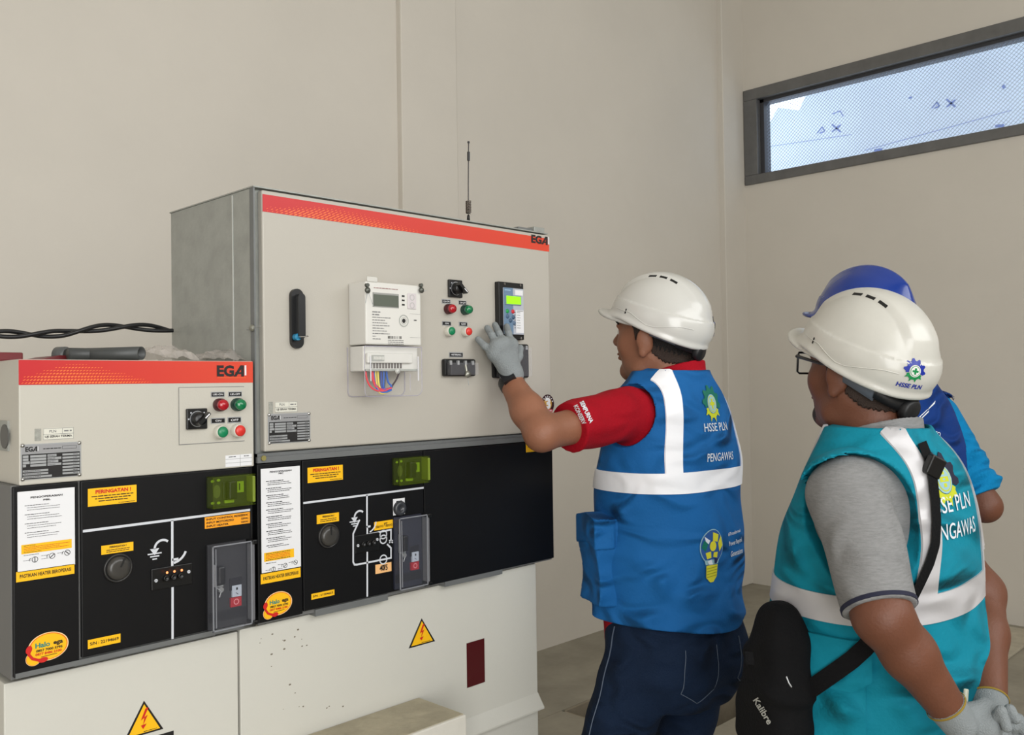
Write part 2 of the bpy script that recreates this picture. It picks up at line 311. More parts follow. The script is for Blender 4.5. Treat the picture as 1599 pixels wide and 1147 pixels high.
def nameplate(rc, y, parent):
    x0, x1, z0, z1 = rc; w_ = x1-x0; h = z1-z0; m = MB(); m.box(x0, x1, y-.0012, y, z0, z1, alum); Y = y-.0015
    X = lambda u: x0+w_*u
    Z = lambda v: z0+h*v
    m.rect(X(.02), X(.98), Z(.02), Z(.72), Y, inkk); m.rect(X(.02), X(.98), Z(.74), Z(.97), Y, M('plate_head', (160, 160, 162), .4, .4)); ega(m, X(.07), X(.28), Z(.79), Z(.93), Y-.0003)
    m.words(X(.36), X(.66), Z(.85), h*.035, Y-.0003, inkk, 3); m.line([(X(.68), Z(.82)), (X(.92), Z(.82)), (X(.92), Z(.9)), (X(.68), Z(.9)), (X(.68), Z(.82))], .0004, Y-.0003, inkk)
    for i in range(4):
        m.rect(X(.03), X([.12, .12, .14, .08][i]), Z(.62-.085*i), Z(.69-.085*i), Y-.0003, alum); m.rect(X(.15), X(.41), Z(.62-.085*i), Z(.685-.085*i), Y-.0003, alum)
        m.rect(X(.43), X([.58, .66, .61, .66][i]), Z(.62-.085*i), Z(.685-.085*i), Y-.0003, alum); m.words(X(.44), X(.56), Z(.652-.085*i), h*.02, Y-.0005, inkk, i)
    for i in range(7): m.rect(X(.68), X(.97), Z(.625-.09*i), Z(.68-.09*i), Y-.0003, alum); m.words(X(.86), X(.94), Z(.652-.09*i), h*.02, Y-.0005, inkk, i)
    for i in range(3): m.rect(X(.03), X([.44, .44, .50][i]), Z(.22-.085*i), Z(.275-.085*i), Y-.0003, alum); m.words(X(.05), X(.32), Z(.25-.085*i), h*.02, Y-.0005, inkk, i+9)
    s_ = m
    for u, v in ((.03, .03), (.97, .04), (.03, .97), (.97, .96)): s_.lathe((X(u), y-.0012, Z(v)), (0, -1, 0), [(.0032, 0), (.0026, .0015), (0, .0022)], chrome, 12)
    m.build('name_plate', parent)
def pln(rc, y, parent):
    x0, x1, z0, z1 = rc; w_ = x1-x0; h = z1-z0; m = MB(); pw = M('cream_label', (214, 212, 200), .5); m.box(x0, x1, y-.0005, y, z0, z1, pw); Y = y-.0008
    for a, b, c, d in ((0, 1, .47, .5), (0, 1, .95, .98), (0, 1, .02, .05), (.62, .63, .5, .96), (.01, .02, .03, .96), (.98, .99, .03, .96)): m.rect(x0+w_*a, x0+w_*b, z0+h*c, z0+h*d, Y, inkg)
    m.text('PLN', x0+w_*.2, x0+w_*.42, z0+h*.62, z0+h*.84, Y, inkg, .02); m.words(x0+w_*.68, x0+w_*.93, z0+h*.72, h*.2, Y, inkg, 4); m.text('UJI SERAH TERIMA', x0+w_*.06, x0+w_*.94, z0+h*.14, z0+h*.38, Y, inkk, .025); m.build('test_sticker', parent)
def warn(rc, y, parent, title, lines=3, big=True):
    x0, x1, z0, z1 = rc; w_ = x1-x0; h = z1-z0; m = MB(); m.box(x0, x1, y-.0006, y, z0, z1, yellow); Y = y-.0010
    if big:
        m.text(title, x0+w_*.15, x0+w_*.88, z0+h*.68, z0+h*.9, Y, inkr, .04)
        for i in range(lines): m.words(x0+w_*(.07+.07*i), x0+w_*(.93-.06*i), z0+h*(.54-.14*i), h*.085, Y, inkk, i)
        m.words(x0+w_*.62, x0+w_*.96, z0+h*.08, h*.05, Y, inkk, 8)
    else:
        m.text(title, x0+w_*.25, x0+w_*.78, z0+h*.62, z0+h*.84, Y, inkk, .03)
        for i in range(2): m.words(x0+w_*.15, x0+w_*.88, z0+h*(.42-.2*i), h*.12, Y, inkk, i)
    m.build('warning_label', parent)
def halo(rc, y, parent):
    x0, x1, z0, z1 = rc; cx, cz = (x0+x1)/2, (z0+z1)/2; rx, rz = (x1-x0)/2, (z1-z0)/2; m = MB(); N = 40
    og = M('deep_orange_print', (232, 120, 20), .45)
    for k, (sc, mt) in enumerate(((1, M('cream_outline', (244, 214, 160), .5)), (.95, og), (.89, yellow))):
        pts = [(cx+rx*.06+rx*.94*sc*math.cos(t), cz+rz*.08+rz*.90*sc*math.sin(t)) for t in [2*PI*i/N for i in range(N)]]; m.prism(pts, y-.0004-.0003*k, y, mt)
        m.disc(cx-rx*.62, cz-rz*.52, rx*.36*sc, rz*.46*sc, y-.00035-.0003*k, mt)
    Y = y-.0016
    m.text('Halo', cx-rx*.55, cx+rx*.12, cz+rz*.10, cz+rz*.42, Y, M('teal_ink', (40, 130, 120), .5), .03); m.text('ega', cx+rx*.28, cx+rx*.72, cz+rz*.06, cz+rz*.34, Y, inkk, .03)
    m.text('0857 7000 5795', cx-rx*.52, cx+rx*.7, cz-rz*.16, cz-rz*.0, Y, inkk, .03); m.text('0877 8486 2100', cx-rx*.55, cx+rx*.66, cz-rz*.38, cz-rz*.22, Y, inkr, .03); m.line([(cx-rx*.3, cz-rz*.5), (cx+rx*.45, cz-rz*.46)], .0008, Y, inkk)
    t = [(-.86, .16), (-.84, -.2), (-.68, -.5), (-.42, -.66), (-.16, -.68)]; m.line([(cx+rx*a, cz+rz*b) for a, b in t], rx*.13, Y, inkr)
    m.disc(cx-rx*.84, cz+rz*.1, rx*.14, rz*.26, Y-.0002, inkr, rot=-.3); m.disc(cx-rx*.2, cz-rz*.70, rx*.22, rz*.16, Y-.0002, inkr, rot=.1); m.build('hotline_sticker', parent)
def bolt(rc, y, parent):
    x0, x1, z0, z1 = rc; w_ = x1-x0; h = z1-z0; cx = (x0+x1)/2; m = MB(); m.prism([(x0, z0), (x1, z0), (cx, z1)], y-.0006, y, inkk); m.poly([(x0+w_*.09, z0+h*.055), (x1-w_*.09, z0+h*.055), (cx, z1-h*.10)], y-.0009, yellow)
    m.poly([(cx+w_*.03, z0+h*.76), (cx-w_*.09, z0+h*.44), (cx+.004*w_, z0+h*.50), (cx-w_*.04, z0+h*.27), (cx+w_*.09, z0+h*.56), (cx, z0+h*.52), (cx+w_*.11, z0+h*.78)], y-.0012, inkr)
    m.poly([(cx-w_*.09, z0+h*.29), (cx+w_*.06, z0+h*.31), (cx-w_*.03, z0+h*.17)], y-.0012, inkr); m.words(cx-w_*.02, x1-w_*.18, z0+h*.09, h*.03, y-.0012, inkk, 2); m.build('hazard_sign', parent)
def instr(rc, y, parent, title2, n, yb):
    x0, x1, z0, z1 = rc; w_ = x1-x0; h = z1-z0; m = MB(); m.box(x0, x1, y-.0006, y, z0, z1, paper); Y = y-.001; X = lambda u: x0+w_*u
    Z = lambda v: z0+h*v
    m.text('PENGOPERASIAN', X(.22), X(.78), Z(.905) if n < 20 else Z(.955), Z(.93) if n < 20 else Z(.972), Y, inkk, .035)
    m.text(title2, X(.44), X(.57), Z(.865) if n < 20 else Z(.935), Z(.885) if n < 20 else Z(.95), Y, inkk, .035)
    r = random.Random(n); top = .82 if n < 20 else .875; bot = yb+.03
    k = 0
    for i in range(n):
        k += 1
        if (i % 4 == 3): continue
        v = top-(top-bot)*i/n; bold = (i % 4 == 0); m.words(X(.12 if bold else .16), X(r.uniform(.5, .6) if bold else r.uniform(.66, .82)), Z(v), h*(.011 if bold else .0085), Y, inkk, i*7+n)
    yh = .115 if n < 20 else .085
    m.rect(X(.06), X(.94 if n < 20 else .82), Z(yb-yh), Z(yb), Y, yellow)
    for i in range(5): m.words(X(.1), X([.3, .9, .72, .88, .4][i] if n < 20 else .72), Z(yb-yh*(.14+.18*i)), h*.009, Y-.0002, inkk if i in (0, 4) else inkr, i)
    m.words(X(.1), X(.36), Z(yb-yh-.02), h*.008, Y, inkk, 5); m.words(X(.09), X(.22), Z(yb-yh-.085), h*.007, Y, inkk, 5); m.words(X(.4), X(.53), Z(yb-yh-.05), h*.007, Y, inkk, 6); m.words(X(.4), X(.52), Z(yb-yh-.09), h*.007, Y, inkk, 6); m.words(X(.68), X(.78), Z(yb-yh-.045), h*.007, Y, inkk, 5)
    for u, v, a in ((.29, .085, PI/2), (.59, .068, .7), (.86, .055, 2.4)):
        rr = w_*.05; cz = Z(yb-yh-v); m.ring(X(u), cz, rr, .0008, Y, inkk, n=16); m.line([(X(u)-rr*math.cos(a), cz-rr*math.sin(a)), (X(u)+rr*math.cos(a), cz+rr*math.sin(a))], .0012, Y, inkk); m.line([(X(u)-rr*1.9, cz-rr*.4), (X(u)-rr*1.8, cz+rr*.4), (X(u)-rr*1.2, cz+rr*.7)], .0008, Y, inkk)
    m.build('instruction_sheet', parent)
def strip_label(rc, y, parent, s, bgm=None, name='label'):
    x0, x1, z0, z1 = rc; w_ = x1-x0; h = z1-z0; m = MB(); m.box(x0, x1, y-.0006, y, z0, z1, bgm or yellow); m.text(s, x0+w_*.06, x0+w_*.94, z0+h*.34, z0+h*.7, y-.001, inkk, .02); m.build(name, parent)
def earth(m, cx, cz, r, y):
    m.ring(cx+r*1.25, cz, r*1.25, .0038, y, white_l, PI*.26, PI, 12); m.poly([(cx-.008, cz+.001), (cx+.008, cz+.001), (cx, cz-.010)], y, white_l)
    for i, a in enumerate((.012, .008, .004)): m.rect(cx-a, cx+a, cz-.0085-.0045*i, cz-.0063-.0045*i, y-.0001, white_l)
def cover(rc, y, parent, sc, dark):          # clear hinged cover over the operating handle
    x0, x1, z0, z1 = rc; w_ = x1-x0; h = z1-z0; X = lambda u: x0+w_*u
    Z = lambda v: z0+h*v
    dk = M('charcoal_recess', (46, 46, 50), .5) if not dark else M('blue_black_recess', (38, 40, 54), .5)
    m = MB(); m.box(x0, X(.9), y-.004, y, z0, z1, dk); m.rect(x0+.002, X(.9)-.002, Z(.08), Z(.2), y-.0046, M('recess_band', (26, 27, 32), .5))
    m.box(X(.5), X(.78), y-.006, y-.004, Z(.42), Z(.56), M('indicator_dark', (30, 30, 38), .4)); o = m.build('operating_panel', parent)
    m = MB(); m.box(X(.54), X(.76), y-.0075, y-.004, Z(.34), Z(.475), M('indicator_white', (190, 198, 212), .4)); m.rect(X(.63), X(.67), Z(.42), Z(.45), y-.008, inkk); m.line([(X(.62), Z(.39)), (X(.68), Z(.365))], .001, y-.008, inkk); m.build('position_indicator', o)
    m = MB(); m.box(X(.5), X(.75), y-.0085, y-.004, Z(.225), Z(.335), M('trip_red', (176, 36, 48), .4)); m.ring((X(.5)+X(.75))/2, Z(.283), .0045, .0016, y-.009, M('pale_red', (232, 150, 155), .4)); m.build('trip_button', o)
    m = MB(); m.box(X(.17), X(.33), y-.018, y-.004, Z(.52), Z(.74), black2, .003); m.box(X(.12), X(.155), y-.010, y-.004, Z(.5), Z(.76), alum, .001); m.box(X(.16), X(.34), y-.008, y-.004, Z(.485), Z(.51), alum, .001)
    m.build('lever', o)
    m = MB(); m.tube([(X(.16), y-.012, Z(.49)), (X(.25), y-.014, Z(.45)), (X(.2), y-.014, Z(.38))], .0012, alum, 6); m.cyl((X(.26), y-.008, Z(.46)), (0, -1, 0), .005, .004, alum, 12); m.build('seal_wire', o)
    m = MB(); Y0, Y1 = y-.022, y-.0205; m.box(x0, X(.92), Y0, Y1, z0, z1, smoke)
    for a, b, c, d in ((x0, x0+.0022, z0, z1), (x0, X(.92), z0, z0+.0022), (x0, X(.92), z1-.0022, z1), (X(.92)-.0022, X(.92), z0, z1), (x0+.006, x0+.0072, z0+.006, z1-.006)): m.box(a, b, Y0-.0008, Y0+.0015, c, d, M('clear_edge', (150, 152, 158), .2, alpha=.7))
    m.box(x0, x0+.0015, Y1, y-.001, z0, z1, smoke)
    m.box(X(.93), x1, y-.022, y, z0+h*.03, z1-h*.04, M('clear_hinge', (118, 118, 122), .2, alpha=.75), .003)
    for c in (z0-.002, z1-h*.045): m.box(X(.92), x1+.002, y-.026, y, c, c+h*.05, black2, .001)
    m.build('clear_cover', parent)
def padlock(rc, y, parent):
    x0, x1, z0, z1 = rc; w_ = x1-x0; h = z1-z0; X = lambda u: x0+w_*u
    Z = lambda v: z0+h*v
    m = MB(); m.box(x0, x1, y-.003, y, z0, z1, olive_s); m.box(X(.35), X(.4), y-.007, y-.003, Z(.25), Z(.78), olive_s, .001); m.box(X(.64), X(.86), y-.0036, y-.003, Z(.4), Z(.76), lime); m.rect(X(.74), X(.77), Z(.47), Z(.7), y-.004, inkk)
    for u, v in ((.12, .84), (.26, .86), (.12, .14), (.26, .13)): m.disc(X(u), Z(v), .0035, .0025, y-.0036, lime, 10)
    m.disc(X(.22), Z(.5), .007, .012, y-.0034, M('olive_mark', (90, 104, 40), .5), 14); o = m.build('operating_recess', parent)
    m = MB(); m.box(X(.42), X(.62), y-.018, y-.003, Z(.22), Z(.82), black2, .003); m.box(X(.38), X(.6), y-.008, y-.003, Z(.1), Z(.2), lime, .001); m.build('lever', o)
    m = MB(); m.box(x0, x1*.94+x0*.06, y-.024, y-.0225, z0, z1, olive); 
    for a, b, c, d in ((x0, x0+.002, z0, z1), (x0, x1, z0, z0+.002), (x0, x1, z1-.002, z1)): m.box(a, b, y-.0246, y-.003, c, d, olive)
    m.box(X(.93), x1, y-.026, y, Z(.08), Z(.94), M('olive_hinge', (128, 146, 50), .25, alpha=.85), .002); m.build('tinted_cover', parent)
# ---------------- left cubicle
cubL = thing('switchgear_cubicle', (XL+.2, BD/2, 0), 'narrow black and cream switchgear cubicle at the left, load break type', 'switchgear')
m = MB(); m.box(xb0, xb1-.002, YB, BD, 0, ZB-.012, steel_w, .002); m.build('base_cabinet', cubL)
m = MB(); m.box(XL-.002, XM-.03, .006, BD, ZB-.004, ZW, grey_side); m.box(XL+.002, XM-.03, -.001, .012, ZB-.002, ZB+.006, galv_d); m.box(XL+.09, XL+.33, .008, .03, ZB-.006, ZB-.002, galv_d); m.build('switch_housing', cubL)
xs = YP(125, 880)[0]; xe = YP(391, 800)[0]
m = MB(); m.box(XL, xs-.002, 0, .02, ZB, ZW-.001, black, .0015); m.build('side_strip', cubL)
m = MB(); m.box(xs+.002, xe, 0, .02, ZB+.008, ZW-.001, black, .0015)
lz = lambda px, py: tuple(YP(px, py)[[0, 2]])
Y = -.0012
m.line([lz(129, 829), lz(390, 795.5)], .0042, Y, white_l); m.line([lz(268.5, 812), lz(268.5, 886)], .0042, Y, white_l); m.line([lz(269, 912), lz(269, 997)], .0042, Y, white_l); a = lz(271, 873); m.rect(a[0]-.003, a[0]+.008, a[1]-.002, a[1]+.002, Y, white_l)
m.ring(*lz(268, 855), .026, .004, Y, white_l, -1.45, -.35, 10); earth(m, *lz(241, 857), .011, Y); m.build('mimic_panel', cubL)
instr(RC(27, 768, 117, 880.5), 0, cubL, 'PBL', 16, .335)
strip_label(RC(25, 892, 116, 892+0.1), 0, cubL, 'x') if False else None
a = YP(25, 893); b = YP(116, 896); strip_label((a[0], b[0], YP(25, 909)[2], a[2]), 0, cubL, 'PASTIKAN HEATER BEROPERASI')
a = YP(39, 1010); b = YP(107, 1010); halo((a[0], b[0], YP(70, 1036)[2], YP(75, 986)[2]), 0, cubL)
def prc(xa, xb, ya0, ya1): # rect from left edge pixel column (top,bottom) and right column x
    a = YP(xa, ya0); c = YP(xa, ya1); b = YP(xb, ya0); return (a[0], b[0], c[2], a[2])
warn(prc(137, 213, 763, 791), 0, cubL, 'PERINGATAN !'); warn(prc(158, 208, 852, 866), 0, cubL, 'PERINGATAN !', big=False)
strip_label(prc(137, 188, 999, 1013), 0, cubL, 'S/N : 22194669')
r_ = prc(319.5, 390, 807.5, 825.5); m = MB(); m.box(r_[0], r_[1], -.0006, 0, r_[2], r_[3], orange_l)
for i, t in enumerate(('INPUT CONTROL RESET :', 'INPUT MOTORIZED', 'INPUT HEATER')):
    zz = r_[3]-(r_[3]-r_[2])*(.12+.3*i); hh = (r_[3]-r_[2])*.18; m.text(t, r_[0]+.003, r_[0]+.003+.0035*len(t)*1.0, zz-hh, zz, -.001, inkk, .03); m.text('220VAC', r_[1]-.018, r_[1]-.003, zz-hh, zz, -.001, inkk, .03)
m.build('supply_label', cubL)
padlock(prc(322, 388, 744, 793), 0, cubL); cover(prc(322, 389, 850.5, 984), 0, cubL, 1, False)
def knobhole(px, py, rpx, parent, tick):
    c = YP(px, py); r = abs(YP(px+rpx, py)[0]-c[0]); m = MB(); m.lathe((c[0], 0, c[2]), (0, -1, 0), [(r*1.06, 0), (r*1.06, .003), (r*.96, .004), (r*.9, .0015), (0, .0015)], M('dark_knob', (44, 43, 42), .35)); o = m.build('operating_socket', parent)
    m = MB(); m.lathe((c[0], 0, c[2]), (0, -1, 0), [(r*.86, .0015), (r*.84, .008), (r*.5, .0095), (0, .0095)], M('clear_socket_cap', (60, 58, 55), .3)); d = Vector((math.cos(tick), math.sin(tick)))*r; m.line([(c[0]+d.x*.1, c[2]+d.y*.1), (c[0]+d.x*.85, c[2]+d.y*.85)], .003, -.0102, M('socket_mark', (30, 30, 30), .4)); m.build('socket_cap', o)
knobhole(184, 886, 21, cubL, 1.1)
def indic(pts, parent, lit, half):
    c = YP(*pts); w_ = half; m = MB(); m.box(c[0]-w_, c[0]+w_, -.003, 0, c[2]-.018, c[2]+.018, black2, .001)
    screw(m, c[0]-w_*.80, c[2]-.002, -.003, .0028, white_l); screw(m, c[0]+w_*.80, c[2]+.004, -.003, .0028, white_l); o = m.build('voltage_indicator', parent)
    for k in (-1, 0, 1):
        x = c[0]+k*.0128; m = MB(); m.lathe((x, -.003, c[2]), (0, -1, 0), [(.0050, 0), (.0052, .006), (.0040, .008), (.0028, .004), (0, .004)], black2, 18); p = m.build('test_socket', o)
        if lit: m = MB(); m.lathe((x, -.011, c[2]+.010), (0, -1, 0), [(.0022, 0), (.0016, .0014), (0, .0018)], M('orange_lamp', (255, 150, 90), .3, emit=1.3), 10); m.build('indicator_lamp', p)
indic((268, 899.5), cubL, True, .036)
bolt((YP(194, 1120, YB)[0], YP(255, 1137, YB)[0], YP(194, 1155, YB)[2], YP(219, 1095, YB)[2]), YB, cubL)
a = YP(232, 1150, YB); b = YP(271, 1140, YB); m = MB(); m.box(a[0], b[0], YB-.0006, YB, a[2]-.05, b[2], inkk); m.build('warning_label', cubL)
# ---------------- right cubicle
cubR = thing('switchgear_cubicle', ((XM+XR)/2, BD/2, 0), 'wide black and cream switchgear cubicle with circuit mimic, beside the worker in blue vest', 'switchgear')
m = MB(); m.box(xb1+.002, xb2, YB, BD, .02, ZB-.010, steel_w, .002)
m.build('base_cabinet', cubR)
m = MB(); m.box(XM+.002, XR-.002, .006, BD, ZB-.004, ZS-.001, grey_side)
for p0, p1 in ((493, 606), (696, 785)): a = YP(p0, 930)[0]; b = YP(p1, 900)[0]; m.box(a, b, .001, .03, ZB-.011, ZB+.002, galv_d)
m.build('switch_housing', cubR)
xs1 = YP(472, 800)[0]; xs2 = YP(662, 780)[0]
m = MB(); m.box(XM-.028, XM-.001, .03, .06, ZB, ZS, black2); m.box(XM, xs1-.001, 0, .02, ZB, ZS-.001, black, .0015); m.build('side_strip', cubR)
m = MB(); m.box(xs1+.001, xs2-.001, 0, .02, ZB+.004, ZS-.001, black, .0015)
m.line([lz(473, 785), lz(661, 761)], .0040, Y, white_l); m.line([lz(572.5, 772), lz(572.5, 823)], .0040, Y, white_l); m.line([lz(573, 859), lz(573, 931)], .0040, Y, white_l); a = lz(573, 822); m.rect(a[0]-.003, a[0]+.008, a[1]-.002, a[1]+.002, Y, white_l)
m.line([lz(573, 823), lz(573, 835)], .0040, Y, white_l); m.ring(a[0], a[1]+.010, .022, .003, Y, white_l, -1.3, -.1, 8)
m.line([lz(561, 811), lz(551, 833), lz(551, 877), lz(553, 881), lz(557, 881), lz(610, 870.5), lz(610, 855), lz(604, 849)], .0036, Y, white_l); m.line([lz(574, 834), lz(610, 826.5), lz(610, 846)], .0036, Y, white_l)
for q in ((598, 834), (598, 841.5)): m.ring(*lz(*q), .0085, .0026, Y-.0002, white_l)
m.ring(*lz(598, 873), .009, .0026, Y-.0002, white_l); m.line([lz(607, 843), lz(613, 847)], .0026, Y, white_l); m.line([lz(613, 843), lz(607, 847)], .0026, Y, white_l); earth(m, *lz(553, 808), .010, Y); m.build('mimic_panel', cubR)
m = MB(); m.box(xs2+.001, XR, 0, .02, ZB, ZS-.001, black, .0015); m.build('blank_panel', cubR)
instr(prc(407, 468, 732, 895), 0, cubR, 'PBC', 38, .19)
a = YP(407, 896.5); b = YP(469, 890); strip_label((a[0], b[0], YP(407, 912)[2], a[2]), 0, cubR, 'PASTIKAN HEATER BEROPERASI')
a = YP(410, 940); b = YP(456, 940); halo((a[0], b[0], YP(433, 964)[2], YP(433, 923)[2]), 0, cubR)
warn(prc(480, 535, 730, 754), 0, cubR, 'PERINGATAN !'); warn(prc(494.5, 529, 804, 818), 0, cubR, 'PERINGATAN !', big=False); strip_label(prc(486, 522, 927, 936), 0, cubR, 'S/N : 21204652')
padlock(prc(612, 660, 715, 757), 0, cubR); cover(prc(613, 661, 807.5, 920), 0, cubR, 1, True)
knobhole(513, 836, 15, cubR, 1.57); indic((572.5, 847), cubR, False, .030)
r_ = prc(584, 618, 815, 828); m = MB(); m.box(r_[0], r_[1], -.0006, 0, r_[2], r_[3], yellow); m.text('PT', (r_[0]*.55+r_[1]*.45), (r_[0]*.4+r_[1]*.6), r_[3]-.010, r_[3]-.004, -.001, inkk, .03); m.text('20kV/V3 : 100V/V3', r_[0]+.004, r_[1]-.01, r_[2]+.004, r_[2]+.009, -.001, inkk, .02); m.build('transformer_label', cubR)
r_ = prc(586, 611, 881.5, 896); m = MB(); pch = M('peach_label', (238, 184, 124), .5); m.box(r_[0], r_[1], -.0006, 0, r_[2], r_[3], pch); m.text('CT', r_[0]*.62+r_[1]*.38, r_[0]*.4+r_[1]*.6, r_[3]-.013, r_[3]-.003, -.001, inkk, .02); m.text('40/5', r_[0]*.75+r_[1]*.25, r_[0]*.25+r_[1]*.75, r_[2]+.004, r_[2]+.016, -.001, inkk, .03); m.build('transformer_label', cubR)
r_ = prc(613.5, 631.5, 779, 804.5); m = MB(); m.box(r_[0], r_[1], -.001, 0, r_[2], r_[3], paper); m.words(r_[0]+.008, r_[1]-.008, r_[3]-.006, .004, -.0014, inkk, 3); o = m.build('switch_label', cubR)
c = ((r_[0]+r_[1])/2, r_[2]*.6+r_[3]*.4); m = MB(); m.lathe((c[0], -.001, c[1]), (0, -1, 0), [(.0155, 0), (.0155, .005), (.012, .008), (.0065, .008), (.006, .005), (0, .005)], M('charcoal_plastic', (54, 56, 60), .3)); m.build('key_switch', o)
bolt((YP(638, 1010, YB)[0], YP(679, 1000, YB)[0], YP(638, 1012, YB)[2], YP(658, 965, YB)[2]), YB, cubR)
# dark red viewing window in the base
a = YP(728, 1004, YB); b = YP(756, 996, YB); z0 = YP(728, 1074, YB)[2]
m = MB(); m.box(a[0]-.001, b[0]+.001, YB-.0004, YB, z0-.001, a[2]+.001, steel_w); m.rect(a[0], b[0], z0, a[2], YB-.0008, M('dark_red_glass', (72, 4, 14), .15)); m.build('red_window', cubR)
fz = YP(838, 1081, YB)[2]; q = XP(850, 1103, xb2); q2 = XP(838, 1104, xb2)
m = MB(); fx = YP(655, 1088, YB-.001)[0]+.003; m.add([(fx, YB, fz), (xb2, YB, fz), (xb2, q[1], q[2]), (fx, q[1], q[2]), (fx, YB+.002, fz-.003), (xb2, YB+.002, fz-.003), (xb2, q[1], q[2]-.004), (fx, q[1], q[2]-.004)], [(0, 3, 2, 1), (4, 5, 6, 7), (3, 7, 6, 2), (1, 2, 6, 5), (0, 4, 7, 3)], steel_w); m.build('cable_flap', cubR)
m = MB()
r = random.Random(5)
for i in range(22):
    p = YP(r.uniform(395, 480)+ (r.random() > .7)*r.uniform(0, 110), r.uniform(975, 1110), YB); s_ = r.uniform(.0006, .0018); m.disc(p[0], p[2], s_*1.6, s_, YB-.0004, M('dirt_speck', (120, 112, 98), .9), 7)
o = m.build('dirt_specks', cubR); o['kind'] = 'stuff'
# ---------------- left control box
cbL = thing('control_box', (XL+.2, .15, ZW), 'long cream control box with orange header, on the narrow left cubicle', 'control box', 'control boxes on the switchgear')
x0, x1 = .4532, YP(396, 640)[0]
m = MB(); m.box(x0, x1, .0, .34, ZW, ZL, M('cream_box_coat', (190, 186, 175), .42, bump=.04, bscale=300), .002); m.build('housing', cbL)
SZ = YP(200, 599)[2]; sxa = YP(29, 570)[0]
so = stripe(stripe_mat('stripe_gradient_short', x0, x1), sxa, x1-.001, SZ, ZL-.001, 0, 0, cbL); m = MB(); ega(m, *RC(338, 570, 384, 587.5), -.0014); m.line([lz(339, 589.5), lz(383, 589.5)], .0008, -.0014, org_s); m.build('logo', so)
r_ = RC(278, 605, 383, 696); r_ = (YP(279, 650)[0], YP(381, 650)[0], YP(279, 694)[2], YP(330, 604)[2]); m = MB(); m.box(r_[0], r_[1], -.0012, 0, r_[2], r_[3], M('cream_box_coat', (190, 186, 175))); m.line([(r_[0], r_[3]), (r_[0], r_[2]), (r_[1], r_[2])], .001, -.0014, inkg); m.line([(r_[0], r_[3]), (r_[1], r_[3])], .001, -.0014, inkg); m.build('sub_plate', cbL)
selector(prc(289, 321, 638, 670.5), -.0012, cbL, .75)
button(RC(330, 622, 352, 641.5), -.001, red_l, cbL, 'indicator_lamp', 'r'); button(RC(357, 621.5, 380, 641), -.001, grn_l, cbL, 'indicator_lamp', 'g')
button(RC(331, 664, 352, 683.5), -.001, grn_c, cbL); button(RC(358, 662, 379, 681.5), -.001, red_c, cbL)
nametag(prc(328.5, 350, 611.5, 620), -.001, 'LBS-ON', cbL); nametag(prc(355.5, 377, 611, 619.5), -.001, 'LBS-OFF', cbL); nametag(prc(328.5, 351, 652.5, 661.5), -.001, 'ON', cbL); nametag(prc(354.5, 376, 651, 660.5), -.001, 'OFF', cbL)
pln(prc(67, 115, 668.5, 687), 0, cbL); m = MB(); m.box(*[YP(54, 670)[0], YP(64, 670)[0]], -.0006, 0, YP(60, 688)[2], YP(60, 669)[2], M('worn_grey_sticker', (150, 150, 142), .6, vary=.2, vscale=200)); m.build('square_sticker', cbL)
nameplate((YP(32, 700)[0], YP(126, 695)[0], YP(32, 750)[2], YP(32, 694)[2]), 0, cbL)
r_ = (YP(352, 715)[0], YP(393, 712)[0], YP(352, 729)[2], YP(352, 711)[2]); m = MB(); m.box(r_[0], r_[1], -.0005, 0, r_[2], r_[3], paper)
for v in (.33, .66): m.line([(r_[0], r_[2]+(r_[3]-r_[2])*v), (r_[1], r_[2]+(r_[3]-r_[2])*v)], .0005, -.0008, inkg)
m.line([((r_[0]*.45+r_[1]*.55), r_[2]), ((r_[0]*.45+r_[1]*.55), r_[3])], .0005, -.0008, inkg); m.words(r_[0]+.006, r_[0]+.02, r_[3]-.003, .002, -.0008, inkk, 2); m.words(r_[1]-.016, r_[1]-.006, r_[3]-.003, .002, -.0008, inkk, 3); m.build('record_label', cbL)
# grey socket plate on the left side
a = XP(1, 656, x0); b = XP(15, 704, x0); m = MB(); m.box(x0-.003, x0, b[1]-.0, a[1]+.01, b[2], a[2], galv); c = XP(11, 681, x0); m.cyl((x0-.003, c[1], c[2]), (-1, 0, 0), .019, .0015, M('hole_grey', (84, 84, 82), .5)); m.build('gland_plate', cbL)
# ---------------- right control box
cbR = thing('control_box', ((XM+XR)/2, .2, ZD), 'large cream control box with the energy meter, galvanised side facing left', 'control box', 'control boxes on the switchgear')
XD = YP(411, 500)[0]
ZTr = YP(862, 361)[2]; XRr = YP(862.5, 500)[0]
m = MB(); xh = XM+.001
m.box(xh, XR, .018, .3488, ZS, ZT, galv, .0015); a = XP(364, 420, xh); m.box(xh-.0012, xh, a[1]-.0015, a[1]+.0015, ZS, ZT-.004, M('bright_seam', (196, 198, 194), .4, .3)); m.box(xh, xh+.003, .006, .02, ZS, ZT, galv_d); m.box(xh, XR, .006, .02, ZS, ZD-.003, galv_d); m.box(xh, XR, .0, .02, ZS+.001, ZS+.012, galv_d)
m.box(xh-.001, XR, .004, .352, ZT, ZT+.0025, galv); c = YP(411, 715, 0); m.cyl((c[0], 0, c[2]), (0, -1, 0), .005, .003, M('brass_screw', (170, 160, 100), .4, .7), 14); m.build('housing', cbR)
m = MB(); m.box(XD-.0, XR-.001, .0, .017, ZD, ZT-.004, door_w, .003); door = m.build('door', cbR)
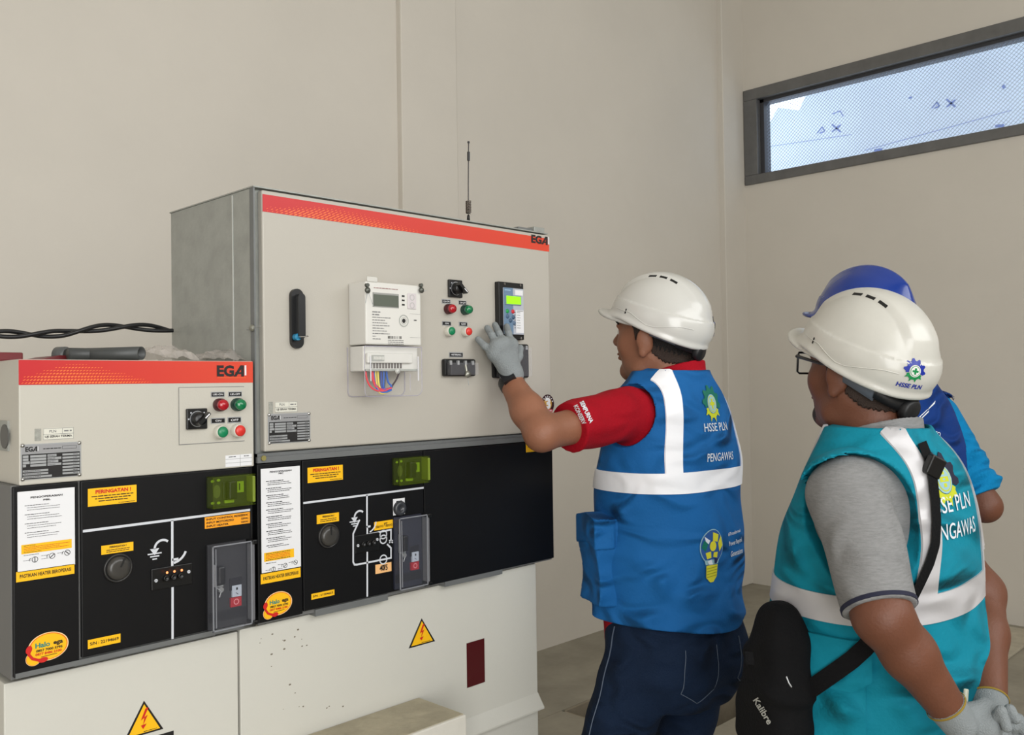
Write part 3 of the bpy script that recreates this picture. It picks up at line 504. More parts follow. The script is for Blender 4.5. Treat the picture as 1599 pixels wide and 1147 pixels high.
# seam of the folded door edge, handle, stripe
szt = ZT-.012; szb = YP(411, 330)[2]
so = stripe(stripe_mat('stripe_gradient_long', XD, XR), XD+.001, XR-.001, szb, szt, 0, 0, door); m = MB(); ega(m, YP(829, 370)[0], YP(856.5, 370)[0], YP(830, 379)[2], YP(830, 366)[2], -.0014); m.build('logo', so)
c0 = YP(461, 462); c1 = YP(461, 533); hr = .0135
def stadium(cx, za, zb, r, n=12): return [(cx+r*math.cos(t), zb+r*math.sin(t)) for t in [PI*i/n for i in range(n+1)]]+[(cx+r*math.cos(t), za+r*math.sin(t)) for t in [PI+PI*i/n for i in range(n+1)]]
m = MB(); m.prism(stadium(c0[0], c1[2], c0[2], hr), -.008, 0, black2, True); h_ = m.build('door_handle', door); m = MB(); m.prism(stadium(c0[0]+.001, c1[2]+.012, c0[2]-.004, hr*.55), -.022, -.008, M('handle_grip', (30, 31, 33), .3), True); m.build('grip', h_)
c = YP(463, 526, -.012); m = MB(); m.cyl((c[0], -.006, c[2]), (0, -1, 0), .0065, .012, M('blue_lock', (40, 130, 170), .35), 20); m.build('lock', h_); m = MB(); m.tube([(c[0], -.018, c[2]), (c[0]+.004, -.045, c[2])], .0014, chrome, 6); m.build('key', h_)
pln(prc(429, 464, 627, 644), 0, door); m = MB(); m.box(YP(419.5, 630)[0], YP(426, 630)[0], -.0006, 0, YP(420, 646)[2], YP(420, 627)[2], M('worn_grey_sticker', (150, 150, 142))); m.build('square_sticker', door)
nameplate((YP(418, 660)[0], YP(484, 660)[0], YP(418, 693)[2], YP(418, 646)[2]), 0, door)
selector(prc(698.5, 719.5, 436, 463.5), 0, door, -.7)
button(RC(690, 474, 707.5, 491), 0, red_l, door, 'indicator_lamp', 'r'); button(RC(716, 475.5, 733, 492), 0, grn_l, door, 'indicator_lamp', 'g')
button(RC(691, 509, 706.5, 525), 0, grn_c, door); button(RC(717.5, 510, 733, 525.5), 0, red_c, door)
nametag(prc(689.5, 703, 466.5, 473.5), 0, 'CB-ON', door); nametag(prc(715.5, 728, 468.5, 475.5), 0, 'CB-OFF', door); nametag(prc(690, 704, 501, 508), 0, 'ON', door); nametag(prc(716.5, 729.5, 502, 509), 0, 'OFF', door)
nametag(prc(701, 722.5, 549.5, 557.5), 0, 'METERING', door)
def tblock(rc, parent, seal):
    x0, x1, z0, z1 = rc; m = MB(); m.box(x0, x1, -.012, 0, z0, z1, black2, .004)
    m.box(x0+.006, x1-.006, -.016, -.012, z0+.004, z1-.009, M('glossy_black', (14, 13, 15), .3), .002)
    for i in range(4): m.box(x0+.014+(x1-x0-.028)*i/3-.003, x0+.014+(x1-x0-.028)*i/3+.003, -.019, -.012, z1-.014, z1-.004, alum, .001)
    m.box(x0+.006, x0+.008, -.026, -.012, z0+.003, z1-.009, clear); m.box(x1-.008, x1-.006, -.026, -.012, z0+.003, z1-.009, clear); m.box(x0+.006, x1-.006, -.027, -.026, z0+.003, z1-.009, clear); o = m.build('test_terminal_block', parent)
    if seal: cx = (x0+x1)/2+.004; m = MB(); m.lathe((cx, -.028, z0+.004), (0, -1, 0), [(.0065, 0), (.008, .003), (.0065, .006), (0, .007)], M('seal_metal', (150, 150, 140), .35, .7), 14); m.tube([(cx, -.028, z0+.008), (cx-.002, -.026, z1-.014)], .0035, M('seal_metal', (150, 150, 140)), 6); m.tube([(cx, -.03, z0), (cx+.003, -.03, z0-.02)], .0006, alum, 5); m.build('wire_seal', o)
tblock(prc(688.5, 737.5, 560, 587.5), door, True); tblock(prc(766, 820.5, 536, 590), door, False)
# round "3" badge and orange warning label by the worker's elbow
c = YP(855, 631); rx = abs(YP(865, 631)[0]-YP(845, 631)[0])/2; rz = abs(YP(855, 615)[2]-YP(855, 646)[2])/2
m = MB(); dkb = M('dark_brown_print', (48, 16, 22), .4); m.prism([(c[0]+rx*math.cos(2*PI*i/30), c[2]+rz*math.sin(2*PI*i/30)) for i in range(30)], -.0006, 0, dkb)
for i in range(7): a = PI*.12+PI*.76*i/6; m.disc(c[0]+rx*.8*math.cos(a), c[2]+rz*.8*math.sin(a), rx*.09, rz*.08, -.0009, paper, 5, rot=a)
m.disc(c[0], c[2]+rz*.05, rx*.62, rz*.62, -.0009, M('gold_print', (196, 150, 60), .4)); m.text('3', c[0]-rx*.42, c[0]+rx*.42, c[2]-rz*.5, c[2]+rz*.68, -.0013, paper, .06); m.box(c[0]-rx*.7, c[0]+rx*.7, -.0014, -.001, c[2]-rz*.78, c[2]-rz*.5, M('badge_red', (190, 50, 64), .4)); m.text('TAHUN', c[0]-rx*.55, c[0]+rx*.55, c[2]-rz*.72, c[2]-rz*.56, -.0018, paper, .03); m.build('warranty_badge', door)
warn(prc(821, 858, 691.5, 706), 0, cubR, 'PERINGATAN !', big=True)
# wire seal at the left edge of the door
c = XP(396, 512, xh); m = MB(); m.lathe((xh-.001, c[1], c[2]), (-1, 0, 0), [(.006, 0), (.007, .003), (.004, .006), (0, .006)], M('seal_metal', (150, 150, 140)), 14); m.tube([(xh-.004, c[1]+.02, c[2]-.002), (xh-.006, c[1], c[2]), (xh-.003, c[1]-.03, c[2]+.002)], .0007, alum, 5); m.build('wire_seal', cbR)
m = MB(); p = YP(850, 358, .02); m.box(XR-.10, XR-.02, .01, .05, ZT+.002, ZT+.009, galv_d, .001); m.box(XR-.05, XR-.012, .004, .03, ZT+.002, ZT+.014, galv, .001); m.build('bracket', cbR)
# ---------------- energy meter
y1 = -1.5*(1-YP(544, 500)[0]/YP(571, 500)[0]); r_ = (YP(571, 480, y1)[0], YP(657.5, 480, y1)[0], YP(600, 538, y1)[2], YP(600, 441, y1)[2])
mt = thing('energy_meter', (r_[0], 0, r_[2]), 'white electricity meter with grey display and coloured wires under clear cover', 'electricity meter')
mw = M('meter_white', (216, 214, 208), .4); mg = M('meter_grey', (168, 170, 164), .4)
x0, x1, z0, z1 = r_; m = MB(); m.box(x0, x1, y1, 0, z0, z1, mw, .003); m.box(x0+.004, x0+.03, y1-.0008, y1+.002, z1-.001, z1+.010, M('meter_lug', (205, 203, 196), .5), .002)
xr_ = lambda u: x0+(x1-x0)*u
zr = lambda v: z0+(z1-z0)*v
Y = y1-.0006
m.box(xr_(.74), xr_(.90), y1-.002, y1, zr(.60), zr(.86), M('meter_pad', (208, 200, 202), .4), .001)
for v in (.79, .66): m.ring(xr_(.82), zr(v), .0055, .0012, y1-.0024, mg)
for v in (.79, .72, .65): m.rect(xr_(.64), xr_(.69), zr(v), zr(v)+.0035, Y, inkk)
m.ring(xr_(.67), zr(.40), .0115, .0022, Y, mg); m.ring(xr_(.67), zr(.40), .007, .0008, Y, mg); m.disc(xr_(.67), zr(.40), .0045, .0045, Y, inkk)
m.words(xr_(.14), xr_(.58), zr(.905), .0025, Y, M('faded_red_ink', (150, 110, 110), .5), 3)
for i, wd in enumerate((.14, .12, .32, .22, .26, .30, .20, .25, .30, .06, .14)): m.words(xr_(.11), xr_(.11+wd), zr(.52-.043*i), .0024 if i > 1 else .0034, Y, inkg, i)
r = random.Random(3)
for i in range(26): 
    if r.random() < .62: m.rect(xr_(.38+.0095*i), xr_(.38+.0095*i+.006), zr(.10), zr(.145), Y, inkk)
for i in range(3): m.words(xr_(.38), xr_(.66), zr(.075-.03*i), .0022, Y, inkg, i+20)
m.rect(xr_(.78), xr_(.98), zr(.52), zr(.523), Y, inkg); m.rect(xr_(.78), xr_(.98), zr(.13), zr(.133), Y, inkg); m.rect(xr_(.86), xr_(.91), zr(.41), zr(.425), Y, inkk)
m.build('housing', mt)
m = MB(); m.box(xr_(.12), xr_(.58), y1-.0012, y1, zr(.60), zr(.83), M('meter_bezel', (150, 150, 146), .4)); m.rect(xr_(.13), xr_(.57), zr(.615), zr(.80), y1-.0018, M('lcd_grey', (92, 98, 88), .25)); m.build('display', mt)
for k, (px, py) in enumerate(((572, 450), (656, 450))):
    c = YP(px, py, y1); m = MB(); sm = M('seal_dark_metal', (96, 98, 92), .35, .6); m.lathe((c[0], y1-.002, c[2]-.004), (0, -1, 0), [(.0055, 0), (.0065, .003), (.004, .006), (0, .0065)], sm, 14); m.cyl((c[0]-.001, y1-.001, c[2]+.006), (0, -1, 0), .004, .006, sm, 10)
    m.tube([(c[0], y1-.004, c[2]-.008), (c[0]-.006 if k == 0 else c[0]+.012, y1-.005, c[2]-.03 if k == 0 else c[2]-.004)], .0006, alum, 5)
    if k == 0: m.tube([(c[0]+.003, y1-.004, c[2]-.01), (c[0]+.012, y1-.006, c[2]-.035)], .0005, alum, 5)
    m.build('wire_seal', mt)
zt0 = YP(600, 540, y1)[2]; zb0 = YP(600, 618, -.004)[2]; zt2 = YP(600, 579, y1)[2]
m = MB(); m.box(x0+.001, x1-.001, y1+.012, -.001, zt2, zt0, mw, .002); m.box(x0+.006, x1-.02, y1+.004, y1+.012, zt0-.034, zt0-.014, mw, .002); m.box(x0+.016, x0+.046, y1+.002, y1+.004, zt0-.030, zt0-.018, mg)
for i in range(7): m.box(x0+.019+.0038*i, x0+.0215+.0038*i, y1+.001, y1+.002, zt0-.0275, zt0-.021, mw)
for i in range(11): m.box(x0+.018+.0075*i, x0+.0215+.0075*i, y1+.010, y1+.012, zt2+.006, zt2+.022, M('terminal_slot', (110, 104, 100), .5))
m.box(x0+.004, x1-.006, y1+.006, y1+.012, zt2, zt2+.004, mg, .001); m.build('terminal_block', mt)
wires = [((228, 60, 70), .01, .002, .055), ((228, 60, 70), .025, .01, .05), ((232, 210, 90), .034, .012, .062), ((232, 210, 90), .040, .03, .052), ((40, 70, 160), .048, .03, .05), ((36, 96, 190), .055, .05, .045), ((36, 96, 190), .062, .066, .05), ((40, 50, 60), .058, .052, .05), ((36, 96, 190), .030, .0, .058), ((190, 50, 80), .028, .034, .048), ((50, 30, 34), .094, .07, .03)]
for i, (cl, xa, xm_, dp) in enumerate(wires):
    p0 = Vector((x0+xa, y1+.016, zt2+.002)); p3 = Vector((x0+.072, y1+.014+.001*(i % 4), zt2-.034-.002*(i % 3))); p1 = p0+Vector((0, 0, -dp*.8)); p2 = Vector((x0+.045, y1+.015, zt2-dp*.85)) if xa < .06 else p3+Vector((.006, 0, .012))
    if i == 10: p1 = p0+Vector((-.002, 0, -.02))
    pts = [(1-t)**3*p0+3*(1-t)**2*t*p1+3*(1-t)*t*t*p2+t**3*p3 for t in [k/12 for k in range(13)]]
    m = MB(); m.tube(pts, .0019, M('wire_%d_%d_%d' % cl, cl, .4), 8); m.build('wire', mt)
m = MB(); zc = zb0; out = [(x0-.004, zt0-.001), (x0-.004, zc+.008), (x0-.001, zc+.002), (x0+.006, zc), (x1-.012, zc), (x1-.004, zc+.004), (x1, zc+.012), (x1, zt0-.001)]
n = len(out); a = [(x, y1, z) for x, z in out]; b = [(x, -.0005, z) for x, z in out]; m.add(a, [tuple(range(n))], clear); m.add(a+b, [(i, i+1, i+1+n, i+n) for i in range(n-1)], clear, True)
ed = M('clear_cover_edge', (186, 182, 194), .15, alpha=.55)
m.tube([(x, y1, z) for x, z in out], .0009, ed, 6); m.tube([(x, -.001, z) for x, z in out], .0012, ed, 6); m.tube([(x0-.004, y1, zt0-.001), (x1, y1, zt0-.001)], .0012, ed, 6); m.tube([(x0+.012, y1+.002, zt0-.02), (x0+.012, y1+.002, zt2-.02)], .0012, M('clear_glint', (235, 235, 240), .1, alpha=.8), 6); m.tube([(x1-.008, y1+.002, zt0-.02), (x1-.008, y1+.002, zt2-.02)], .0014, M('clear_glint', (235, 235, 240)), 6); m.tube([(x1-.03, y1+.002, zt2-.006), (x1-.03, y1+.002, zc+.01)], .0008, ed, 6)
c = YP(620, 579, y1); m.lathe((c[0], y1-.001, c[2]), (0, -1, 0), [(.006, 0), (.005, .004), (0, .005)], M('clear_knob', (205, 205, 200), .15, alpha=.8), 14); m.build('terminal_cover', mt)
# ---------------- protection relay
y1 = -1.5*(1-YP(773, 480)[0]/YP(779.5, 480)[0]); r_ = (YP(779.5, 480, y1)[0], YP(818, 480, y1)[0], YP(800, 530, y1)[2], YP(800, 441, y1)[2]); x0, x1, z0, z1 = r_
rl = thing('protection_relay', (x0, 0, z0), 'slim black relay with lit green display and blue-grey face, touched by gloved hand', 'relay')
m = MB(); m.box(x0-.001, x1, y1, 0, z0, z1, black2, .002)
for u, v in ((.22, .965), (.86, .965), (.45, .03), (.86, .03)): screw(m, x0+(x1-x0)*u, z0+(z1-z0)*v, y1, .0028)
m.build('frame', rl)
X = lambda u: x0+(x1-x0)*u
Z = lambda v: z0+(z1-z0)*v
blu = M('blue_grey_face', (104, 130, 156), .4); gry = M('light_grey_face', (178, 182, 192), .4)
m = MB(); m.box(X(.14), X(.96), y1-.003, y1, Z(.09), Z(.90), gry, .001); m.rect(X(.14), X(.52), Z(.09), Z(.90), y1-.0034, blu); m.rect(X(.14), X(.96), Z(.42), Z(.62), y1-.00335, M('mid_grey_face', (150, 160, 176), .4)) if False else None
m.rect(X(.18), X(.42), Z(.85), Z(.865), y1-.0037, M('pale_blue_print', (160, 190, 214), .4)); m.rect(X(.60), X(.92), Z(.78), Z(.87), y1-.0037, paper); m.rect(X(.62), X(.94), Z(.12), Z(.52), y1-.0037, paper); m.rect(X(.66), X(.92), Z(.50), Z(.508), y1-.0040, inkk)
for i in range(7): m.rect(X(.56), X(.60), Z(.47-.045*i), Z(.482-.045*i), y1-.004, inkk); m.words(X(.66), X(.80), Z(.476-.045*i), .002, y1-.004, inkg, i)
m.build('face_plate', rl)
m = MB(); m.box(X(.20), X(.84), y1-.005, y1-.003, Z(.60), Z(.77), M('lcd_frame', (120, 128, 140), .4), .0008); m.rect(X(.23), X(.81), Z(.62), Z(.755), y1-.0054, M('lit_lcd', (140, 255, 20), .3, emit=.75)); m.build('display', rl)
for nm, u, v, cl in (('key_button', .28, .49, (20, 150, 70)), ('key_button', .50, .49, (200, 40, 50)), ('key_button', .28, .40, (70, 96, 124)), ('key_button', .52, .39, (60, 84, 110)), ('key_button', .40, .33, (60, 84, 110)), ('key_button', .55, .29, (90, 110, 134))):
    m = MB(); m.lathe((X(u), y1-.003, Z(v)), (0, -1, 0), [(.0052, 0), (.005, .0016), (.003, .0024), (0, .0026)], M('key_%d' % cl[0], cl, .4), 16); m.build(nm, rl)
# ---------------- things on top of the cabinets
c = YP(731.5, 343, .09); zt_ = ZT+.0025; top = YP(733, 221, .09)[2]
m = MB(); bx_ = c[0]; by_ = .09; L = top-zt_
ant = thing('antenna', (bx_, by_, zt_), 'thin whip antenna with a coil standing on the large control box', 'antenna')
m.lathe((bx_, by_, zt_), (0, 0, 1), [(0, 0), (.014, 0), (.013, .006), (.005, .010), (.0035, .03), (.003, .034), (0, .034)], black2, 18); m.build('base', ant)
m = MB(); m.tube([(bx_, by_, zt_+.03), (bx_+.001, by_, zt_+L*.5), (bx_+.004, by_, zt_+L)], .0014, M('antenna_rod', (70, 66, 64), .3, .8), 8); m.tube([(bx_+.003, by_, zt_+L*.78), (bx_+.0035, by_, zt_+L*.88)], .0035, black2, 8); m.tube([(bx_+.004, by_, zt_+L*.98), (bx_+.004, by_, zt_+L)], .003, black2, 8); m.build('rod', ant)
pts = [(bx_+.0004+.006*math.cos(t*2*PI), by_+.006*math.sin(t*2*PI), zt_+L*(.18+.14*t/8)) for t in [k/12 for k in range(97)]]; m = MB(); m.tube(pts, .0014, M('coil_metal', (110, 100, 92), .3, .8), 6); m.build('coil', ant)
# dark grey pipe spanner lying on the small box
pg = M('dark_grey_pipe', (66, 68, 68), .45); zt2_ = ZL+.010
a = YP(92, 553, .05); b = YP(222, 553, .05)
tp = thing('wrench_pipe', ((a[0]+b[0])/2, .05, ZL), 'dark grey hollow pipe handle lying on the small control box', 'pipe')
zc = ZL+.013
m = MB(); n = 24; X0, X1 = a[0]+.008, b[0]; R1, R2 = .0115, .0092
sl = Vector((X1-X0, -.0, 0)); u = Vector((1, -.55, 0)).normalized(); pa1 = YP(96, 553, .17); pb1 = YP(221, 553, .03); st = Vector((pa1[0], .17, zc)); u = Vector((pb1[0]-pa1[0], -.14, 0)); ln = u.length; u.normalize()
m.lathe(st, u, [(0, 0), (R1, 0), (R1, ln), (R2, ln), (R2, ln-.04), (0, ln-.04)], pg, 24); m.build('tube', tp)
m = MB(); m.lathe(st-u*.012, u, [(0, 0), (.010, 0), (.0150, .004), (.0150, .022), (.010, .026), (0, .026)], M('pipe_head', (84, 86, 86), .4), 20); m.lathe(st-u*.0135, u, [(0, 0), (.006, 0), (.006, .002)], chrome, 14); m.build('head', tp)
m = MB(); st2 = Vector((YP(105, 549, .12)[0], .115, ZL+.0135)); m.lathe(st2, (1, .05, 0), [(0, 0), (.0105, 0), (.0105, .105), (0, .105)], pg, 20); tag(m.build('pipe'), 'short dark grey pipe lying behind the hollow pipe handle', 'pipe')
# maroon pieces
mar = M('maroon_plastic', (104, 18, 26), .4)
a = YP(28, 552, .1); m = MB(); m.box(.30+.12, YP(27, 552, .13)[0], .10, .2, ZL, YP(20, 551, .13)[2], mar, .002); tag(m.build('maroon_tray'), 'maroon flat tray lying at the far left of the small control box', 'tray')
m = MB(); xa = YP(40, 560, .15)[0]; xb_ = YP(90, 552, .15)[0]; xc_ = YP(212, 552, .15)[0]; m.add([(xa, .14, ZL), (xb_, .14, ZL+.012), (xb_, .26, ZL+.012), (xa, .26, ZL), (xc_, .14, ZL+.006), (xc_, .26, ZL+.006), (xc_, .14, ZL+.001), (xc_, .26, ZL+.001), (xb_, .14, ZL), (xb_, .26, ZL)], [(0, 1, 2, 3), (1, 4, 5, 2), (4, 6, 7, 5), (0, 8, 1), (8, 6, 4, 1), (3, 2, 9), (9, 2, 5, 7), (0, 3, 9, 8), (8, 9, 7, 6)], mar); tag(m.build('maroon_cover'), 'maroon folded cover lying under the grey pipes', 'cover')
# crumpled clear plastic
m = MB(); r = random.Random(11); nx, ny = 22, 9; xa = YP(228, 555, .1)[0]; xb_ = YP(388, 555, .1)[0]-.012; hgt = []
vs = []
for j in range(ny):
    for i in range(nx):
        t = i/(nx-1); s_ = math.sin(PI*min(1, j/(ny-1)))*(.4+.6*math.sin(PI*(t*.8+.15))); vs.append((xa+(xb_-xa)*t+r.uniform(-.003, .003), .04+.16*j/(ny-1)+r.uniform(-.004, .004), ZL+.002+max(0, s_)*(.018+.012*math.sin(t*9))+r.uniform(0, .008)))
m.add(vs, [(j*nx+i, j*nx+i+1, (j+1)*nx+i+1, (j+1)*nx+i) for j in range(ny-1) for i in range(nx-1)], M('crumpled_film', (214, 206, 200), .25, alpha=.5)); tag(m.build('plastic_wrap'), 'crumpled clear plastic wrap on the small control box against the galvanised side', 'plastic wrap')
# twisted black cable behind
m = MB(); ca = YP(266, 516, .3)
for ph in (0, PI):
    pts = []
    for k in range(200):
        t = k/199*3.4; tt = min(t, 1); px = 268-300*tt; zz = 516-3*math.sin(tt*7)+4*tt*tt*1.5-4*math.sin(PI*min(1, tt*1.8)); q = YP(px, zz, .32); an = t*13+ph; X_ = q[0] if t <= 1 else q[0]-(t-1)*1.2; pts.append((max(X_, -3.19), .32+.006*math.cos(an), q[2]+.0052*math.sin(an)-.06*max(0, t-1)**1.5))
    m.tube(pts, .0042, M('black_cable', (22, 22, 24), .4), 8)
tag(m.build('twisted_cable'), 'black twisted cable running left from the galvanised box side', 'cable')
# ---------------- concrete plinth in front
a = YP(655, 1088, YB-.001); zt_ = a[2]; b = ZP(728, 1115, zt_)
m = MB(); x1 = a[0]; y0_ = b[1]; x0 = YP(385, 1180, YB)[0]
m.box(x0, x1, y0_, YB-.003, 0, zt_, M('white_painted_concrete', (208, 204, 194), .7, bump=.2, bscale=30), .003); m.box(x0+.004, x1-.005, y0_+.005, YB-.005, zt_, zt_+.0012, M('bare_concrete_top', (172, 163, 140), .9, bump=.3, bscale=40, vary=.2, vscale=11)); tag(m.build('concrete_plinth'), 'low white-sided concrete block standing before the wide cubicle', 'concrete block')
# brick by the trench
c = ZP(1163, 1106, 0); m = MB(); m.box(-.1, .1, -.05, .05, 0, .09, M('red_brick', (150, 84, 66), .9, bump=.4, bscale=40, vary=.15, vscale=20), .006); o = m.build('brick'); o.location = (c[0]+.12, c[1]+.0, .0135); o.rotation_euler = (0, 0, .5); tag(o, 'reddish brick lying behind the black bag by the trench', 'brick')
# ================================================================== SMOOTH SOLIDS (signed distance -> mesh) for people, clothing and helmets
F32 = np.float32
class Fr:
    def __init__(s, o, az, pitch=0.0, roll=0.0):            # az: heading from +y toward +x; pitch up; roll: tilt to the right
        s.o = np.array(o, float); f = np.array([math.sin(az)*math.cos(pitch), math.cos(az)*math.cos(pitch), math.sin(pitch)])
        r = np.array([math.cos(az), -math.sin(az), 0.]); u = np.cross(r, f)
        r2 = r*math.cos(roll)-u*math.sin(roll); u2 = u*math.cos(roll)+r*math.sin(roll); s.R = np.array([r2, f, u2])
    def L(s, P): return (P-s.o)@s.R.T
    def W(s, p): return s.o+np.asarray(p, float)@s.R
def smin(a, b, k):
    if k <= 0: return np.minimum(a, b)
    h = np.clip(.5+.5*(b-a)/k, 0, 1); return b*(1-h)+a*h-k*h*(1-h)
def smax(a, b, k): return -smin(-a, -b, k)
def cone(a, b, ra, rb):
    a = np.asarray(a, float); b = np.asarray(b, float); d = b-a; L2 = d@d
    def f(P):
        t = np.clip(((P-a)@d)/L2, 0, 1); return np.linalg.norm(P-a-t[:, None]*d, axis=1)-(ra+(rb-ra)*t)
    return f
def chain(pts, rs, k=.004):
    fs = [cone(pts[i], pts[i+1], rs[i], rs[i+1]) for i in range(len(pts)-1)]
    def f(P):
        d = fs[0](P)
        for g in fs[1:]: d = smin(d, g(P), k)
        return d
    return f
def ell(c, r, fr=None):
    c = np.asarray(c, float); r = np.asarray(r, float)
    def f(P):
        q = (fr.L(P) if fr is not None else P)-c; k0 = np.linalg.norm(q/r, axis=1); k1 = np.linalg.norm(q/(r*r), axis=1)+1e-9; return k0*(k0-1)/k1
    return f
def inF(fr, g): return lambda P: g(fr.L(P))
def uni(fs, k):
    def f(P):
        d = fs[0](P)
        for g in fs[1:]: d = smin(d, g(P), k)
        return d
    return f
def loft(fr, rings, ex=2.4, cap=.01):
    R_ = np.array(sorted(rings)); z = R_[:, 0]; zz = np.linspace(z[0], z[-1], 200); cols = []
    for c in range(1, R_.shape[1]):
        v = np.interp(zz, z, R_[:, c]); k = np.exp(-.5*(np.arange(-12, 13)/5.0)**2); k /= k.sum(); v = np.convolve(np.pad(v, 12, 'edge'), k, 'valid'); cols.append(v)
    def f(P):
        q = fr.L(P); x, y, h = q[:, 0], q[:, 1], q[:, 2]; a = np.interp(h, zz, cols[0]); b = np.interp(h, zz, cols[1]); cy = np.interp(h, zz, cols[2]); cx = np.interp(h, zz, cols[3]) if len(cols) > 3 else 0
        u = np.abs((x-cx)/a); v = np.abs((y-cy)/b); n = (u**ex+v**ex)**(1/ex)+1e-9
        d = (n-1)*np.sqrt((x-cx)**2+(y-cy)**2+1e-9)/n
        return smax(d, np.maximum(h-z[-1], z[0]-h), cap)
    return f
def snet(f, lo, hi, h, slack=1.7):
    lo = np.asarray(lo, float); hi = np.asarray(hi, float); B = 6
    nb = np.maximum(1, np.ceil((hi-lo)/(h*B)).astype(int)); n = nb*B+1
    g = np.stack(np.meshgrid(*[lo[i]+(np.arange(nb[i])+.5)*h*B for i in range(3)], indexing='ij'), -1).reshape(-1, 3)
    cd = f(g).reshape(nb); act = np.abs(cd) < h*B*.87*slack+.004
    V = np.where(np.repeat(np.repeat(np.repeat(cd, B, 0), B, 1), B, 2) < 0, -1., 1.).astype(F32); V = np.pad(V, ((0, 1),)*3, 'edge')
    ap = np.zeros(n, bool); A = np.argwhere(act)
    for a in A: ap[a[0]*B:a[0]*B+B+1, a[1]*B:a[1]*B+B+1, a[2]*B:a[2]*B+B+1] = True
    idx = np.argwhere(ap); out = np.empty(len(idx), F32)
    for s_ in range(0, len(idx), 400000): out[s_:s_+400000] = f(lo+idx[s_:s_+400000]*h)
    V[ap] = out; ins = V < 0
    cnt = sum(ins[a:n[0]-1+a, b:n[1]-1+b, c:n[2]-1+c].astype(np.int8) for a in (0, 1) for b in (0, 1) for c in (0, 1))
    cells = np.argwhere((cnt > 0) & (cnt < 8)); cid = -np.ones(n-1, np.int64); cid[tuple(cells.T)] = np.arange(len(cells))
    acc = np.zeros((len(cells), 3)); w_ = np.zeros(len(cells)); cor = [(a, b, c) for a in (0, 1) for b in (0, 1) for c in (0, 1)]
    vals = {k: V[tuple((cells+k).T)] for k in cor}
    for i, p in enumerate(cor):
        for q in cor[i+1:]:
            if sum(abs(p[j]-q[j]) for j in range(3)) != 1: continue
            a, b = vals[p], vals[q]; m = (a < 0) != (b < 0); t = np.where(m, a/(a-b+1e-12), 0)[:, None]; acc += np.where(m[:, None], np.array(p)+t*(np.array(q)-np.array(p)), 0); w_ += m
    X = lo+(cells+acc/w_[:, None])*h
    for _ in range(2):
        d = f(X); G = grad(f, X, h*.5); X = X-np.clip(d, -h*.6, h*.6)[:, None]*G/np.maximum(.25, (G*G).sum(1))[:, None]
    quads = []
    for ax in range(3):
        o1, o2 = [(1, 2), (2, 0), (0, 1)][ax]; sl = [slice(0, n[i]-1) for i in range(3)]; sl2 = list(sl); sl2[ax] = slice(1, n[ax])
        e = np.argwhere(ins[tuple(sl)] != ins[tuple(sl2)]); e = e[(e[:, o1] > 0) & (e[:, o2] > 0)]
        d1 = np.zeros(3, int); d1[o1] = 1; d2 = np.zeros(3, int); d2[o2] = 1
        q = np.stack([cid[tuple((e-k).T)] for k in (d1*0, d1, d1+d2, d2)], 1); s_ = ins[tuple(e.T)]; q = q[:, ::1]; q[~s_] = q[~s_][:, ::-1]; quads.append(q)
    Q = np.concatenate(quads); Q = Q[(Q >= 0).all(1)]; return X, Q
def grad(f, X, e):
    return np.stack([(f(X+np.eye(3)[i]*e)-f(X-np.eye(3)[i]*e))/(2*e) for i in range(3)], 1)
def smesh(name, f, lo, hi, h, mat, parent, colour=None):
    X, Q = snet(f, lo, hi, h); me = bpy.data.meshes.new(name); me.vertices.add(len(X)); me.vertices.foreach_set('co', X.astype(F32).ravel())
    me.loops.add(len(Q)*4); me.loops.foreach_set('vertex_index', Q.astype(np.int32).ravel()); me.polygons.add(len(Q)); me.polygons.foreach_set('loop_start', np.arange(len(Q), dtype=np.int32)*4); me.polygons.foreach_set('loop_total', np.full(len(Q), 4, np.int32))
    me.polygons.foreach_set('use_smooth', np.ones(len(Q), bool)); me.update(calc_edges=True); me.validate()
    for m_ in (mat if isinstance(mat, (list, tuple)) else [mat]): me.materials.append(m_)
    if colour is not None:
        c = X[Q].mean(1); me.polygons.foreach_set('material_index', colour(c).astype(np.int32))
    o = bpy.data.objects.new(name, me); C.objects.link(o); setp(o, parent); return o
def cast(f, P0, D, off=.0015, far=.5):                       # drop points onto a solid along D
    P = np.array(P0, float); D = np.broadcast_to(np.asarray(D, float), P.shape); D = D/np.linalg.norm(D, axis=1, keepdims=True); t = np.zeros(len(P))
    for _ in range(70): t += np.clip(f(P+D*t[:, None])-off, -.01, .03)*.75; t = np.clip(t, -.05, far)
    return P+D*t[:, None]
